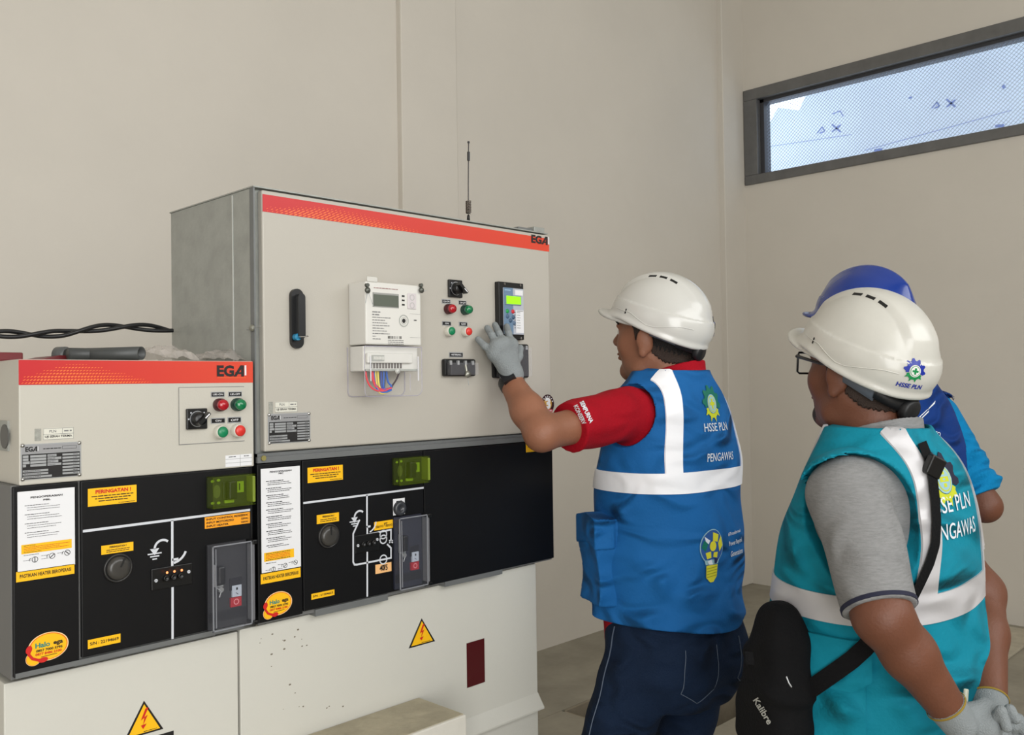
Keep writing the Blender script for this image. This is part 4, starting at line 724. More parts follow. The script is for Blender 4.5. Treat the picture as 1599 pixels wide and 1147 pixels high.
def grid_patch(name, f, PG, DG, mat, parent, off=.002, thick=.0016):      # PG: nu x nv x 3 start points
    nu, nv, _ = PG.shape; A = cast(f, PG.reshape(-1, 3), DG.reshape(-1, 3), off); B = cast(f, PG.reshape(-1, 3), DG.reshape(-1, 3), off-thick*2); n = nu*nv; bad = np.abs(f(A)) > off+.011; AG = A.reshape(nu, nv, 3)
    for i in range(1, nu):
        for j in range(nv):
            if np.linalg.norm(AG[i, j]-AG[i-1, j]) > max(.032, 3.2*np.median(np.linalg.norm(AG[1:]-AG[:-1], axis=2))): bad[i*nv+j] = bad[(i-1)*nv+j] = True
    LJ = np.linalg.norm(AG[:, 1:]-AG[:, :-1], axis=2); mj = 2.0*np.median(LJ)+.003
    for i in range(nu):
        for j in range(nv-1):
            if LJ[i, j] > mj: bad[i*nv+j] = bad[i*nv+j+1] = True
    m = MB(); fs = [(i*nv+j, (i+1)*nv+j, (i+1)*nv+j+1, i*nv+j+1) for i in range(nu-1) for j in range(nv-1)]
    rim = [(i*nv) for i in range(nu)]+[(nu-1)*nv+j for j in range(1, nv)]+[i*nv+nv-1 for i in range(nu-2, -1, -1)]+[j for j in range(nv-2, 0, -1)]
    fs = [q for q in fs if not any(bad[i] for i in q)]; bset = set(np.nonzero(bad)[0]); m.add(list(A)+list(B), fs, mat, True); m.add(list(A)+list(B), [(rim[k], rim[(k+1) % len(rim)], rim[(k+1) % len(rim)]+n, rim[k]+n) for k in range(len(rim)) if not (rim[k] in bset or rim[(k+1) % len(rim)] in bset)], mat); return m.build(name, parent)
class Decal:                                                # flat artwork (u right, v up) dropped on a solid
    def __init__(s, f, org, ux, vy, dr, sc=1.0): s.f = f; s.o = np.asarray(org, float); s.ux = np.asarray(ux, float)*sc; s.vy = np.asarray(vy, float)*sc; s.d = np.asarray(dr, float); s.m = MB()
    def put(s, vs, fs, mat, off=.0022):
        V = np.array(vs, float).reshape(-1, 2)
        if not len(V): return
        P = s.o+V[:, :1]*s.ux+V[:, 1:]*s.vy; Q = cast(s.f, P-s.d*.12, s.d, off, .6); ok = np.abs(s.f(Q)) < off+.008; sp = lambda A, q: np.ptp(A[list(q)], axis=0).max(); s.m.add(Q, [q for q in fs if all(ok[i] for i in q) and sp(Q, q) < 1.5*sp(P, q)+.007], mat)
    def text(s, t, x0, x1, z0, z1, mat, bold=.02, off=.0022, sk=0.0):
        v, f = text2d(t, bold); mx = v.max(0); V = np.stack([x0+v[:, 0]/mx[0]*(x1-x0), z0+v[:, 1]/mx[1]*(z1-z0)], 1); V[:, 1] += (V[:, 0]-x0)*sk; s.put(V, f, mat, off)
    def poly(s, pts, mat, off=.0022):                       # fan from the centre so that it bends with the cloth
        c = np.mean(pts, 0); n = len(pts); V = [tuple(c)]+[tuple(np.array(c)*.5+np.array(p)*.5) for p in pts]+list(pts)
        s.put(V, [(0, 1+i, 1+(i+1) % n) for i in range(n)]+[(1+i, 1+n+i, 1+n+(i+1) % n, 1+(i+1) % n) for i in range(n)], mat, off)
    def gear(s, cx, cz, r, top, bot, off=.0022, white=None, sx=1.0):
        def arc(a0, a1, ro, ri, mat, teeth, spike=0):
            n = teeth*4; V = []; 
            for i in range(n+1):
                a = a0+(a1-a0)*i/n; k = i % 4; R_ = ro*(1.0 if k in (1, 2) else .80) if not spike else ro*(1.0 if k == 2 else .74); V += [(cx+ri*math.cos(a)*sx, cz+ri*math.sin(a)), (cx+R_*math.cos(a)*sx, cz+R_*math.sin(a))]
            s.put(V, [(2*i, 2*i+1, 2*i+3, 2*i+2) for i in range(n)], mat, off)
        arc(-.35, PI+.25, r, r*.52, top, 6); arc(PI+.35, 2*PI-.45, r, r*.52, bot, 4, 1)
        for ro, mt, of in ((.50, white, .0004), (.43, bot, .0006), (.38, white, .0008)): s.poly([(cx+r*ro*math.cos(a)*sx, cz+r*ro*math.sin(a)) for a in [2*PI*i/20 for i in range(20)]], mt, off+of)
        q = r*.09; g = r*.27
        s.put([(cx-q*sx, cz-g), (cx+q*sx, cz-g), (cx+q*sx, cz+g), (cx-q*sx, cz+g), (cx-g*sx, cz-q), (cx+g*sx, cz-q), (cx+g*sx, cz+q), (cx-g*sx, cz+q)], [(0, 1, 2, 3), (4, 5, 6, 7)], bot, off+.0011)
    def done(s, name, parent): return s.m.build(name, parent)
def fold(P, amp, fx, fz, ph, sk=.4):                         # soft cloth folds
    return amp*(np.sin(P[:, 2]*fz+P[:, 0]*fx*sk+ph+1.7*np.sin(P[:, 0]*fx*.6+ph))*.6+np.sin(P[:, 0]*fx+P[:, 1]*fx*.8+P[:, 2]*fz*.35+ph*2)*.4)
skin1 = M('skin_warm_brown', (142, 94, 70), .55, bump=.12, bscale=220, vary=.06, vscale=14); skin2 = M('skin_deep_brown', (106, 63, 43), .55, bump=.12, bscale=220, vary=.07, vscale=12)
hairm = M('black_hair', (26, 22, 20), .65, bump=.8, bscale=300); stub = M('short_hair_fade', (50, 36, 28), .7, bump=.5, bscale=400)
eye_w = M('eye_white', (225, 220, 212), .25); eye_b = M('eye_brown', (40, 24, 18), .15); lipm = M('lip_brown', (132, 78, 66), .5)
# ---- head
def head_sdf(H, wide=1.0, chubby=0.0, ears_on=True):
    w_ = wide; c = chubby
    skull = uni([ell((0, -.015, .045), (.077*w_, .100, .088)), ell((0, .022, -.02), (.066*w_, .074, .092))], .03)
    jaw = uni([chain([(s*.052*w_, -.012, -.045), (s*.046*w_, .012, -.078), (0, .066, -.098)], [.024, .024+c*.006, .021], .01) for s in (-1, 1)]+[ell((0, .03, -.07), (.05+c*.012, .055, .042))], .018)
    cheeks = uni([ell((s*.036*w_, .062, -.022), (.028, .026, .032)) for s in (-1, 1)], .012)
    base = uni([skull, jaw, cheeks, ell((0, .088, .022), (.045, .016, .012))], .02)
    nose = uni([cone((0, .092, .014), (0, .114, -.022), .008, .0125), ell((-.012, .104, -.027), (.0085, .010, .0075)), ell((.012, .104, -.027), (.0085, .010, .0075))], .007)
    lips = uni([ell((0, .0985, -.052), (.025, .0085, .0058)), ell((0, .0965, -.063), (.022, .009, .0070))], .003)
    chin = ell((0, .082, -.096), (.022, .018, .017))
    ears = []
    for s in (-1, 1):
        fr = Fr((s*.083*w_, -.014, -.010), s*.50, -.12)
        e = lambda P, fr=fr: smax(smin(ell((0, 0, .004), (.0095, .020, .031))(fr.L(P)), ell((0, .008, -.024), (.007, .010, .012))(fr.L(P)), .006), -ell((0, .003, .005), (.0075, .0115, .020), None)(fr.L(P)-np.array([s*.0095, 0, 0])), .002)
        ears.append(e)
    neck = uni([cone((0, -.028, -.045), (0, -.052, -.17), .058*w_, .064+c*.004)], .01)
    def f(P):
        q = H.L(P); d = smin(base(q), nose(q), .012); d = smax(d, -ell((-.033, .104, .008), (.017, .014, .010))(q), .012); d = smax(d, -ell((.033, .104, .008), (.017, .014, .010))(q), .012)
        d = smin(d, lips(q), .006); d = smin(d, chin(q), .02)
        for e in (ears if ears_on else []): d = smin(d, e(q), .005)
        return smin(d, neck(q), .03)
    return f
def face_parts(H, parent, beard=False):
    for s in (-1, 1):
        m = MB(); c = H.W((s*.033, .083, .007)); m.lathe(c, H.R[1], [(0, -.011), (.008, -.008), (.0112, -.001), (.0095, .006), (.0058, .0094)], eye_w, 16); m.lathe(c, H.R[1], [(.0058, .0094), (.003, .0107), (0, .011)], eye_b, 16); m.build('eye', parent)
        m = MB(); m.tube([H.W((s*.014, .103, .026)), H.W((s*.032, .099, .033)), H.W((s*.052, .082, .028))], [.0022, .0034, .0016], hairm, 8); m.build('eyebrow', parent)
def necku(c, H, r, zoff):                                    # room for the collar in a garment
    def f(P):
        q = P-c; return np.maximum(np.sqrt(q[:, 0]**2+q[:, 1]**2)-r-.25*np.clip(q[:, 2], 0, .1), (zoff+.30*(q@(-H.R[1])))-q[:, 2])
    return f
def hair_sdf(hf, H, off=.006):
    def f(P):
        q = H.L(P); y, z = q[:, 1], q[:, 2]; line = np.interp(y, [-.09, -.055, -.030, -.012, .0, .006, .018, .024, .05, .1], [-.062, -.058, -.036, .016, .020, .012, -.008, .022, .050, .060])+.0025*np.sin(y*900)
        return smax(hf(P)-off, line-z, .006)
    return f
# ---- helmet, in head frame tilted back
def helmet(Hd, parent, mat, logo, tilt=-.20, vents=True, size=1.0, ridge=False, drop=.02, seat=.040, armh=.024):
    az = math.atan2(Hd.R[1][0], Hd.R[1][1]); pt = math.asin(Hd.R[1][2]); K = Fr(Hd.W((0, -.010, seat)), az, pt+tilt); s = size
    outer = uni([ell((0, 0, .0), (.101*s, .126*s, .112*s)), ell((0, -.004, -.0), (.1045*s, .130*s, .088*s))], .006)
    def shell(P):
        q = K.L(P); x, y, z = q[:, 0], q[:, 1], q[:, 2]; d = outer(q)
        lowr = -.014-.026*np.clip((-y+.05)/.17, 0, 1); lip = .006*np.exp(-((z-lowr)/.008)**2); d = d-lip-.0022*(z < .030-.10*np.clip(-y, -.1, .1)*.3)
        if ridge: d = d-.013*np.exp(-(x/.026)**2)*np.clip((z-.02)/.06, 0, 1)
        else: d = d-.006*np.clip((.047-np.abs(x))/.012, 0, 1)*np.clip((z-.035)/.03, 0, 1)
        bill = smax(ell((0, .050*s, -.010), (.097*s, .118*s, .060))(q), np.maximum(np.abs(z-(-.016+.012*np.clip((.17-y)/.1, 0, 1)-(x/.1)**2*.022))-.0036, .02-y), .003)
        d = smin(d, bill, .014); inn = ell((0, 0, -.002), (.0965*s, .121*s, .106*s))(q); d = smax(d, -inn, .002); d = smax(d, (lowr-.004)-z-.0*(y > .1), .003) if True else d
        return smin(d, bill, .004)
    lo = K.o-.24; hi = K.o+.24; root = smesh('helmet', shell, lo, hi, .0034, mat, parent)
    outf = lambda P: shell(P)
    bk = M('vent_black', (16, 16, 16), .6)
    if vents:
        for sx in (-1, 1):
            for k in range(3):
                y = .030-.030*k; A = np.array([K.W((sx*.043+dx*.0020, y+dy*.0100, .2)) for dx, dy in ((-1, -1), (1, -1), (1, 1), (-1, 1))]); V = cast(outf, A, -K.R[2], .0009, .4); m = MB(); m.add(list(V)+[v-K.R[2]*.002 for v in V], [(0, 1, 2, 3), (0, 4, 5, 1), (1, 5, 6, 2), (2, 6, 7, 3), (3, 7, 4, 0)], bk); m.build('vent_slot', root)
    # side slots and lower moulding
    for sx in (-1, 1):
        m = MB(); A = np.array([K.W((sx*.2, y, z)) for y, z in ((.044, .0), (.048, .0), (.048, .012), (.044, .012))]); m.add(list(cast(outf, A, -K.R[0]*sx, .0008, .4)), [(0, 1, 2, 3)], bk)
        pts = np.array([K.W((sx*.2, y, .006-.018*max(0, min(1, (.03-y)/.05))+.016*max(0, min(1, (-y-.04)/.06)))) for y in np.linspace(.085, -.12, 26)]); m.tube(list(cast(outf, pts, -K.R[0]*sx, .0002, .4)), .0011, mat, 6); m.build('side_moulding', root)
    # suspension harness
    dark = M('harness_black', (20, 20, 22), .5); gr = M('harness_grey', (96, 102, 112), .45); m = MB(); n = 30
    def band(z, rx, ry, hgt, th, mt, a0=0, a1=2*PI, drop=0.0):
        for i in range(n):
            t0 = a0+(a1-a0)*i/n; t1 = a0+(a1-a0)*(i+1)/n
            def q(t, r_, up): return K.W(((rx+r_)*math.cos(t), -.005+(ry+r_)*math.sin(t), z+up-drop*max(0, -math.sin(t))**2))
            vs = [q(t0, 0, 0), q(t1, 0, 0), q(t1, 0, hgt), q(t0, 0, hgt), q(t0, th, 0), q(t1, th, 0), q(t1, th, hgt), q(t0, th, hgt)]; m.add(vs, [(4, 5, 6, 7), (0, 3, 2, 1), (0, 1, 5, 4), (3, 7, 6, 2)], mt, True)
    band(-.024, .082, .104, .026, .002, dark); m.build('headband', root)
    m = MB(); band(-.036-(armh-.024), .084, .108, armh, .004, gr, PI*1.06, PI*1.26, drop*1.3); m.build('harness_arm', root); m = MB(); band(-.036-(armh-.024), .084, .108, armh, .004, gr, PI*1.74, PI*1.94, drop*1.3); m.build('harness_arm', root)
    m = MB(); band(-.040, .084, .110, .022, .006, dark, PI*1.25, PI*1.75, drop*1.3); c = K.W((0, -.114, -.034-drop*1.3)); m.lathe(c, -K.R[1], [(.0, 0), (.021, 0), (.023, .004), (.022, .014), (.018, .018), (0, .018)], dark, 24); m.build('ratchet', root)
    if logo:
        bl = M('logo_blue', (22, 44, 150), .4); gn = M('logo_green', (16, 132, 72), .4); wh = M('logo_white', (226, 226, 222), .4)
        for (a, zz) in logo:
            dirv = -(K.R[0]*math.cos(a)+K.R[1]*math.sin(a)); ux = K.R[0]*(-math.sin(a))+K.R[1]*math.cos(a)
            D = Decal(outf, K.o+K.R[2]*zz-dirv*.08, ux, K.R[2], dirv); D.gear(0, .014, .021, bl, gn, .0012, wh); D.text('HSSE PLN', -.024, .024, -.019, -.010, bl, .03, .0012); D.done('logo', root)
    return root, K
def limb(pts, rs, k=.012): return chain([np.asarray(p, float) for p in pts], rs, k)
# ---- hand: wrist, palm and five fingers; every finger is its own bent chain
def hand_sdf(wrist, knuck, fingers, thumb, rp=.0135, rf=.0088, k=.006):
    fs = [cone(wrist, kq, .021, rp) for kq in knuck]+[cone(knuck[i], knuck[i+1], rp, rp) for i in range(len(knuck)-1)]
    palm = uni(fs, .012); ch = [chain(f_, [rf*1.06]+[rf*(1-.05*i) for i in range(1, len(f_)-1)]+[rf*.84], .003) for f_ in fingers]; tb = chain(thumb, [.0135]+[rf*1.12]*(len(thumb)-2)+[rf*.95], .006)
    def f(P):
        g = ch[0](P)
        for c in ch[1:]: g = np.minimum(g, c(P))
        return smin(smin(palm(P), g, k), tb(P), .009)
    return f
def shoe(fr, x, y, parent, az=0.0):
    c = fr.W((x, y, 0)); S2 = Fr(c, math.atan2(fr.R[1][0], fr.R[1][1])+az); f = lambda P: smax(uni([ell((0, .06, .04), (.046, .145, .05)), ell((0, .0, .07), (.046, .07, .07))], .02)(S2.L(P)), -S2.L(P)[:, 2]+.002, .004)
    smesh('shoe', f, c-.24, c+.24, .008, M('safety_shoe', (34, 30, 28), .5), parent)
# ================================================================== PEOPLE
refl = M('reflective_tape', (246, 246, 250), .5, crease=.3, bump=.05, bscale=60); refl2 = M('reflective_tape_dull', (196, 194, 196), .4, metal=.15, crease=.4, bump=.05, bscale=60)  # refl: flash return is put into the near-white base colour
white_i = M('white_print', (220, 226, 232), .5); yel_i = M('yellow_green_print', (196, 204, 40), .5); grn_i = M('green_print', (10, 110, 90), .5); glove_m = M('grey_knit_glove', (140, 146, 148), .85, bump=.5, bscale=420)
blk_f = M('black_fabric', (12, 12, 14), .85, spec=.2, bump=.2, bscale=200)
def bbx(c, r, zlo, zhi): return (c[0]-r, c[1]-r, zlo), (c[0]+r, c[1]+r, zhi)
def band_ring(f, T, cy, z0, z1, name, mat, parent, a0=0, a1=2*PI, nu=90, nv=5, off=.003, wav=0.0, slope=0.0):
    PG = np.zeros((nu, nv, 3)); DG = np.zeros((nu, nv, 3))
    for i in range(nu):
        a = a0+(a1-a0)*i/(nu-1); d = T.R[0]*math.cos(a)+T.R[1]*math.sin(a)
        for j in range(nv): PG[i, j] = T.W((0, cy, z0+(z1-z0)*j/(nv-1)+wav*math.sin(a*3)+slope*math.cos(a)))+d*.34; DG[i, j] = -d
    return grid_patch(name, f, PG, DG, mat, parent, off)
def band_vert(f, T, x0, wd, cy, cz, a0, a1, name, mat, parent, x1=None, nu=40, nv=4, off=.003):    # in the sagittal plane: angle from back-down over the shoulder
    PG = np.zeros((nu, nv, 3)); DG = np.zeros((nu, nv, 3)); x1 = x0 if x1 is None else x1
    for i in range(nu):
        t = i/(nu-1); a = a0+(a1-a0)*t; d = T.R[1]*math.cos(a)+T.R[2]*math.sin(a); x = x0+(x1-x0)*t
        for j in range(nv): PG[i, j] = T.W((x+wd*(j/(nv-1)-.5), cy, cz))+d*.42; DG[i, j] = -d
    return grid_patch(name, f, PG, DG, mat, parent, off)
# ------------------------------------------------------------------ worker 1: blue vest, red shirt, at the relay
c1 = AT(1046, 800, 2.28); g1 = np.array([c1[0], c1[1], 0]); p1 = thing('person', g1, 'worker in white helmet, red shirt and blue vest touching the relay with a gloved hand', 'person')
T1 = Fr(g1, math.radians(2)); H1 = Fr(AT(1026, 524, 2.265), math.radians(-7), math.radians(6), math.radians(-6))
trings = [(.74, .178, .150, .0), (.84, .190, .160, .0), (.95, .188, .166, .012), (1.06, .184, .160, .015), (1.18, .186, .146, .005), (1.30, .186, .128, -.008), (1.38, .172, .108, -.018), (1.43, .135, .086, -.026), (1.465, .085, .064, -.03), (1.50, .058, .052, -.03)]
trings = [(z, a, b, c, -.03*max(0, min(1, (z-1.2)/.25))) for z, a, b, c in trings]
bt = loft(T1, [(z, a-.022, b-.022, c, e) for z, a, b, c, e in trings], 2.3)
shL = AT(978, 645, 2.14); elL = AT(846, 677, 1.955); wrL = YP(799, 598, -.055); shR = T1.W((.130, -.0, 1.370)); elR = T1.W((.205, .04, 1.10)); wrR = T1.W((.215, .15, .87))
hf1 = head_sdf(H1, 1.04, 1.0)
legL = [T1.W((-.085, 0, .86)), T1.W((-.20, .08, .48)), T1.W((-.24, .02, .07))]; legR = [T1.W((.085, 0, .86)), T1.W((.09, .05, .47)), T1.W((.10, -.04, .07))]
armL = limb([shL, elL, (elL*.55+wrL*.45), wrL], [.048, .036, .0365, .0275], .02); armR = limb([shR, elR, wrR], [.046, .042, .028], .02)
# left hand on the relay: knuckles and fingertips, back of the hand toward the room
K1 = [YP(771.5, 552, -.052), YP(776, 541, -.056), YP(786, 537, -.058), YP(798.5, 538, -.056)]
F1 = [[K1[0], YP(757, 540, -.036), YP(746.5, 529.5, -.016)], [K1[1], YP(768, 523, -.040), YP(761, 512, -.018)], [K1[2], YP(779, 520, -.044), YP(773, 507, -.020)], [K1[3], YP(794, 520, -.046), YP(791.5, 509.5, -.026)]]
Th1 = [YP(800, 572, -.050), YP(810, 556, -.042), YP(812.5, 543, -.032)]
hw1 = YP(799, 584, -.058); hs1 = hand_sdf(hw1, K1, F1, Th1, .0135, .0080)
wrR2 = wrR+T1.R[1]*.03-T1.R[2]*.02; fRk = [wrR2-T1.R[2]*.06+T1.R[1]*q for q in (-.03, -.01, .01, .03)]
hs1r = hand_sdf(wrR, fRk, [[k_, k_-T1.R[2]*.035-T1.R[0]*.012, k_-T1.R[2]*.05-T1.R[0]*.035] for k_ in fRk], [wrR+T1.R[1]*.03-T1.R[2]*.02, wrR+T1.R[1]*.06-T1.R[2]*.05-T1.R[0]*.01, wrR+T1.R[1]*.065-T1.R[2]*.08-T1.R[0]*.02])
body1 = uni([bt, limb(legL, [.080, .052, .038]), limb(legR, [.080, .052, .038])], .03)
def b1(P):
    d = smin(body1(P), uni([armL, armR], .01)(P), .02); d = smin(d, hs1r(P), .01); d = smin(d, hs1(P)+.0012, .008); return smin(d, hf1(P), .012)
lo, hi = bbx(g1, .62, .02, 1.80); smesh('body', b1, lo, hi, .0046, skin1, p1)
face_parts(H1, p1); smesh('hair', hair_sdf(head_sdf(H1, 1.04, 1.0, False), H1, .005), H1.o-.17, H1.o+.17, .0040, [hairm, stub], p1, lambda c: (H1.L(c)[:, 2] < np.interp(H1.L(c)[:, 1], [-.09, -.03, -.012, .03], [-.040, -.016, .02, .02])+.004*np.sin(H1.L(c)[:, 1]*700)).astype(int))
# gloves
gl1 = lambda P: smax(uni([hs1, cone(hw1, hw1+(wrL-hw1)*1.6, .0245, .027)], .006)(P)-.0005, (P-wrL)@((wrL-hw1)/np.linalg.norm(wrL-hw1))-.002, .002)
smesh('glove', gl1, hs1(np.zeros((1, 3)))*0+np.minimum.reduce([wrL, *K1, F1[0][2], F1[2][2]])-.04, np.maximum.reduce([wrL, *K1, F1[3][2], Th1[2]])+.04, .0026, glove_m, p1)
# wrist band
m = MB(); ax = (elL-wrL)/np.linalg.norm(elL-wrL); m.lathe(wrL-ax*.012, ax, [(.0285, 0), (.0300, .003), (.0305, .020), (.0290, .024)], black2, 28); o = m.build('wrist_watch', p1)
nb = np.cross(ax, [0, 0, 1]); nb = nb/np.linalg.norm(nb); vd = (CAMP-wrL); vd = vd-ax*(vd@ax); vd = vd/np.linalg.norm(vd); sd = np.cross(ax, vd)
m = MB(); cc = wrL+vd*.030; vs = [cc+ax*(a*.017)+sd*(b*.015)+vd*c for a in (-1, 1) for b in (-1, 1) for c in (-.006, .006)]; m.add(vs, [(0, 1, 3, 2), (4, 6, 7, 5), (0, 4, 5, 1), (2, 3, 7, 6), (0, 2, 6, 4), (1, 5, 7, 3)], M('watch_case', (26, 27, 30), .25)); m.build('watch_case', o)
# polo shirt: torso, sleeves and collar
redm = M('red_polo_fabric', (160, 8, 28), .85, spec=.2, crease=.3, bump=.25, bscale=260, vary=.05, vscale=9)
slL = elL+(shL-elL)*.30; slR = elR+(shR-elR)*.25; aL = (shL-elL)/np.linalg.norm(shL-elL); aR = (shR-elR)/np.linalg.norm(shR-elR)
def sleeve(sh, end, ax_, r0, r1, flat=1.0):
    g = cone(sh, end-ax_*.06, r0, r1+.004); return lambda P: smax(g(P)+fold(P, .0026, 60, 34, 1.0), -((P-end)@ax_), .003)
s1L = sleeve(shL, slL, aL, .064, .052); s1R = sleeve(shR, slR, aR, .058, .055)
bt_s = loft(T1, [(z, a-.010, b-.010, c, e) for z, a, b, c, e in trings if z > .8]+[(.80, .178, .150, .0, .0)], 2.3)
nk = H1.W((0, -.055, -.090))
col1 = lambda P: smax(smax(cone(nk+np.array([0, 0, -.05]), nk+np.array([0, 0, .018]), .080, .073)(P), -(cone(nk+np.array([0, 0, -.06]), nk+np.array([0, 0, .16]), .066, .062)(P)), .002), np.maximum(P[:, 2]-(nk[2]+.012+.30*((P-nk)@(-H1.R[1]))), nk[2]-.035-P[:, 2]), .004)
sh1 = lambda P: uni([bt_s, s1L, s1R], .03)(P)
sh1c = lambda P: smax(smax(sh1(P), P[:, 2]-1.472, .004), -(cone(nk+np.array([0, 0, -.0]), nk+np.array([0, 0, .2]), .060, .06)(P)), .004)
lo, hi = bbx(g1, .5, .80, 1.56); sho = smesh('shirt', sh1c, lo, hi, .0052, redm, p1); smesh('collar', col1, nk-.14, nk+.14, .004, redm, sho)
dvw = (AT(912, 640, 2.1)-CAMP); dvw = dvw/np.linalg.norm(dvw); hor = _r
D = Decal(s1L, AT(911, 645, 2.03), hor*math.cos(1.12)-_u*math.sin(1.12), _u*math.cos(1.12)+hor*math.sin(1.12), dvw); D.text('SEMPURNA', -.026, .026, .003, .013, white_i, .03, .002); D.text('KONSERV', -.024, .022, -.013, -.003, white_i, .03, .002); D.done('sleeve_print', sho)
# vest
vblue = M('blue_vest_fabric', (22, 96, 160), .8, spec=.25, crease=.9, bump=.15, bscale=160, vary=.05, vscale=5)
v1r = [(.795, .206, .172, .0), (.90, .204, .178, .012), (1.02, .200, .176, .014), (1.14, .200, .164, .004), (1.26, .197, .148, -.006), (1.36, .186, .126, -.016), (1.425, .156, .106, -.026), (1.455, .118, .092, -.03), (1.478, .094, .084, -.034)]
v1r = [(z, a, b, c, -.03*max(0, min(1, (z-1.2)/.25))) for z, a, b, c in v1r]
v1 = loft(T1, v1r, 2.3, .004)
armh = [cone(s_-a_*.005, s_-a_*.25, .076, .10) for s_, a_ in ((shL, aL), (shR, aR))]
def vest1(P):
    d = smin(v1(P), sh1(P)-.010, .012)+fold(P, .0085, 17, 26, .3)*np.clip((1.42-P[:, 2])/.2, .15, 1)+fold(P, .0042, 40, 52, 2.0)*np.clip((1.15-P[:, 2])/.2, .25, 1)
    d = smax(d, -(armh[0](P)), .003); d = smax(d, -(armh[1](P)), .003)
    d = smax(d, (.862-.012*np.cos(T1.L(P)[:, 0]*14))-P[:, 2], .004); q = H1.L(P); return smax(d, -necku(nk, H1, .079, -.012)(P), .004)
lo, hi = bbx(g1, .34, .77, 1.53); ve1 = smesh('vest', vest1, lo, hi, .0048, vblue, p1)
zb = AT(1045, 747, 2.2)[2]
band_ring(vest1, T1, .0, zb-.024, zb+.024, 'reflective_band', refl, ve1, nu=120)
for sx in (-1, 1):
    band_vert(vest1, T1, sx*(.148 if sx < 0 else .124), .040, 0, 1.22, PI+.02, PI*.58, 'reflective_brace', refl, ve1, x1=sx*.128); band_vert(vest1, T1, sx*.128, .040, 0, 1.22, -.02, PI*.40, 'reflective_brace', refl, ve1, x1=sx*.112)
bk = T1.R[1]; D = Decal(vest1, T1.W((-.010, -.34, 1.45)), T1.R[0], T1.R[2], bk); D.gear(.0, -.055, .046, grn_i, yel_i, .0022, M('pale_print', (150, 190, 200), .5), sx=.85); D.done('gear_logo', ve1)
D = Decal(vest1, T1.W((-.002, -.34, 1.315)), T1.R[0], T1.R[2], bk); D.text('HSSE PLN', -.052, .048, .014, .034, white_i, .005); D.text('PENGAWAS', -.046, .056, -.058, -.038, white_i, .005); D.done('lettering', ve1)
D = Decal(vest1, T1.W((-.055, -.34, 1.025)), T1.R[0], T1.R[2], bk, .68); bulb = [(.048*math.cos(a), .05+.058*math.sin(a)) for a in np.linspace(-.9, PI+.9, 26)]; yb = M('bulb_yellow', (214, 208, 50), .5)
D.poly([(x*1.06, .05+(z-.05)*1.05) for x, z in bulb]+[(-.028, -.012), (.028, -.012)], M('pale_print', (150, 190, 200), .5), .0018); D.poly(bulb, M('bulb_blue', (38, 84, 150), .5), .0024)
for pts, mt in (([(0, .1), (.028, .09), (.022, .065), (.0, .07)], yb), ([(.046, .05), (.04, .085), (.024, .06), (.03, .03)], yb), ([(-.046, .05), (-.03, .035), (-.02, .06), (-.036, .075)], grn_i), ([(-.036, .088), (-.012, .072), (-.018, .06), (-.03, .07)], white_i), ([(-.03, .03), (-.008, .034), (-.006, .012), (-.024, .008)], yb), ([(.004, .03), (.022, .03), (.02, .01), (.002, .014)], yb), ([(.008, .01), (.026, .006), (.02, -.01), (.01, -.01)], M('bulb_navy', (24, 34, 80), .5)), ([(-.022, .0), (-.006, .006), (.002, -.012), (-.014, -.012)], white_i)): D.poly(pts, mt, .003)
D.poly([(.014*math.cos(a), .052+.018*math.sin(a)) for a in np.linspace(0, 2*PI, 14)[:-1]], yb, .0036); D.poly([(-.026, -.014), (.026, -.014), (.026, -.056), (.008, -.074), (-.008, -.074), (-.026, -.056)], yb, .0026)
for i in range(4): D.put([(-.024, -.024-.010*i), (.024, -.020-.010*i), (.024, -.0225-.010*i), (-.024, -.0265-.010*i)], [(0, 1, 2, 3)], M('bulb_line', (150, 150, 40), .5), .0034)
D.done('bulb_print', ve1)
D = Decal(vest1, T1.W((.045, -.34, 1.045)), T1.R[0], T1.R[2], bk, .85); D.text('#Transformasi', -.045, .045, .036, .046, white_i, .01); D.text('Power Beyond', -.045, .045, .005, .021, white_i, .01); D.text('Generations', -.034, .045, -.024, -.008, white_i, .01); D.done('slogan', ve1)
# hip pocket on the left front
pz = AT(930, 870, 2.15)
pk = Fr(T1.W((-.190, .075, 1.02)), T1.R[1][0]*0+math.radians(2-62)); 
def pock(P):
    q = pk.L(P); d = np.max(np.stack([np.abs(q[:, 0])-.056, np.abs(q[:, 1])-.020-.006*np.sin(q[:, 2]*30), np.abs(q[:, 2]+.0)-.098]), 0); return d-.006
def flap_(P):
    q = pk.L(P); d = np.max(np.stack([np.abs(q[:, 0])-.061, np.abs(q[:, 1]-.008)-.022, np.abs(q[:, 2]-.080+.2*np.abs(q[:, 0]))-.030]), 0); return d-.005
smesh('pocket', lambda P: smax(smin(pock(P), 9, 0)+fold(P, .002, 50, 40, .5), -v1(P)-.012, .004), pk.o-.16, pk.o+.16, .005, vblue, ve1)
smesh('pocket_flap', lambda P: smax(flap_(P), -v1(P)-.012, .004), pk.o-.16, pk.o+.16, .005, vblue, ve1)
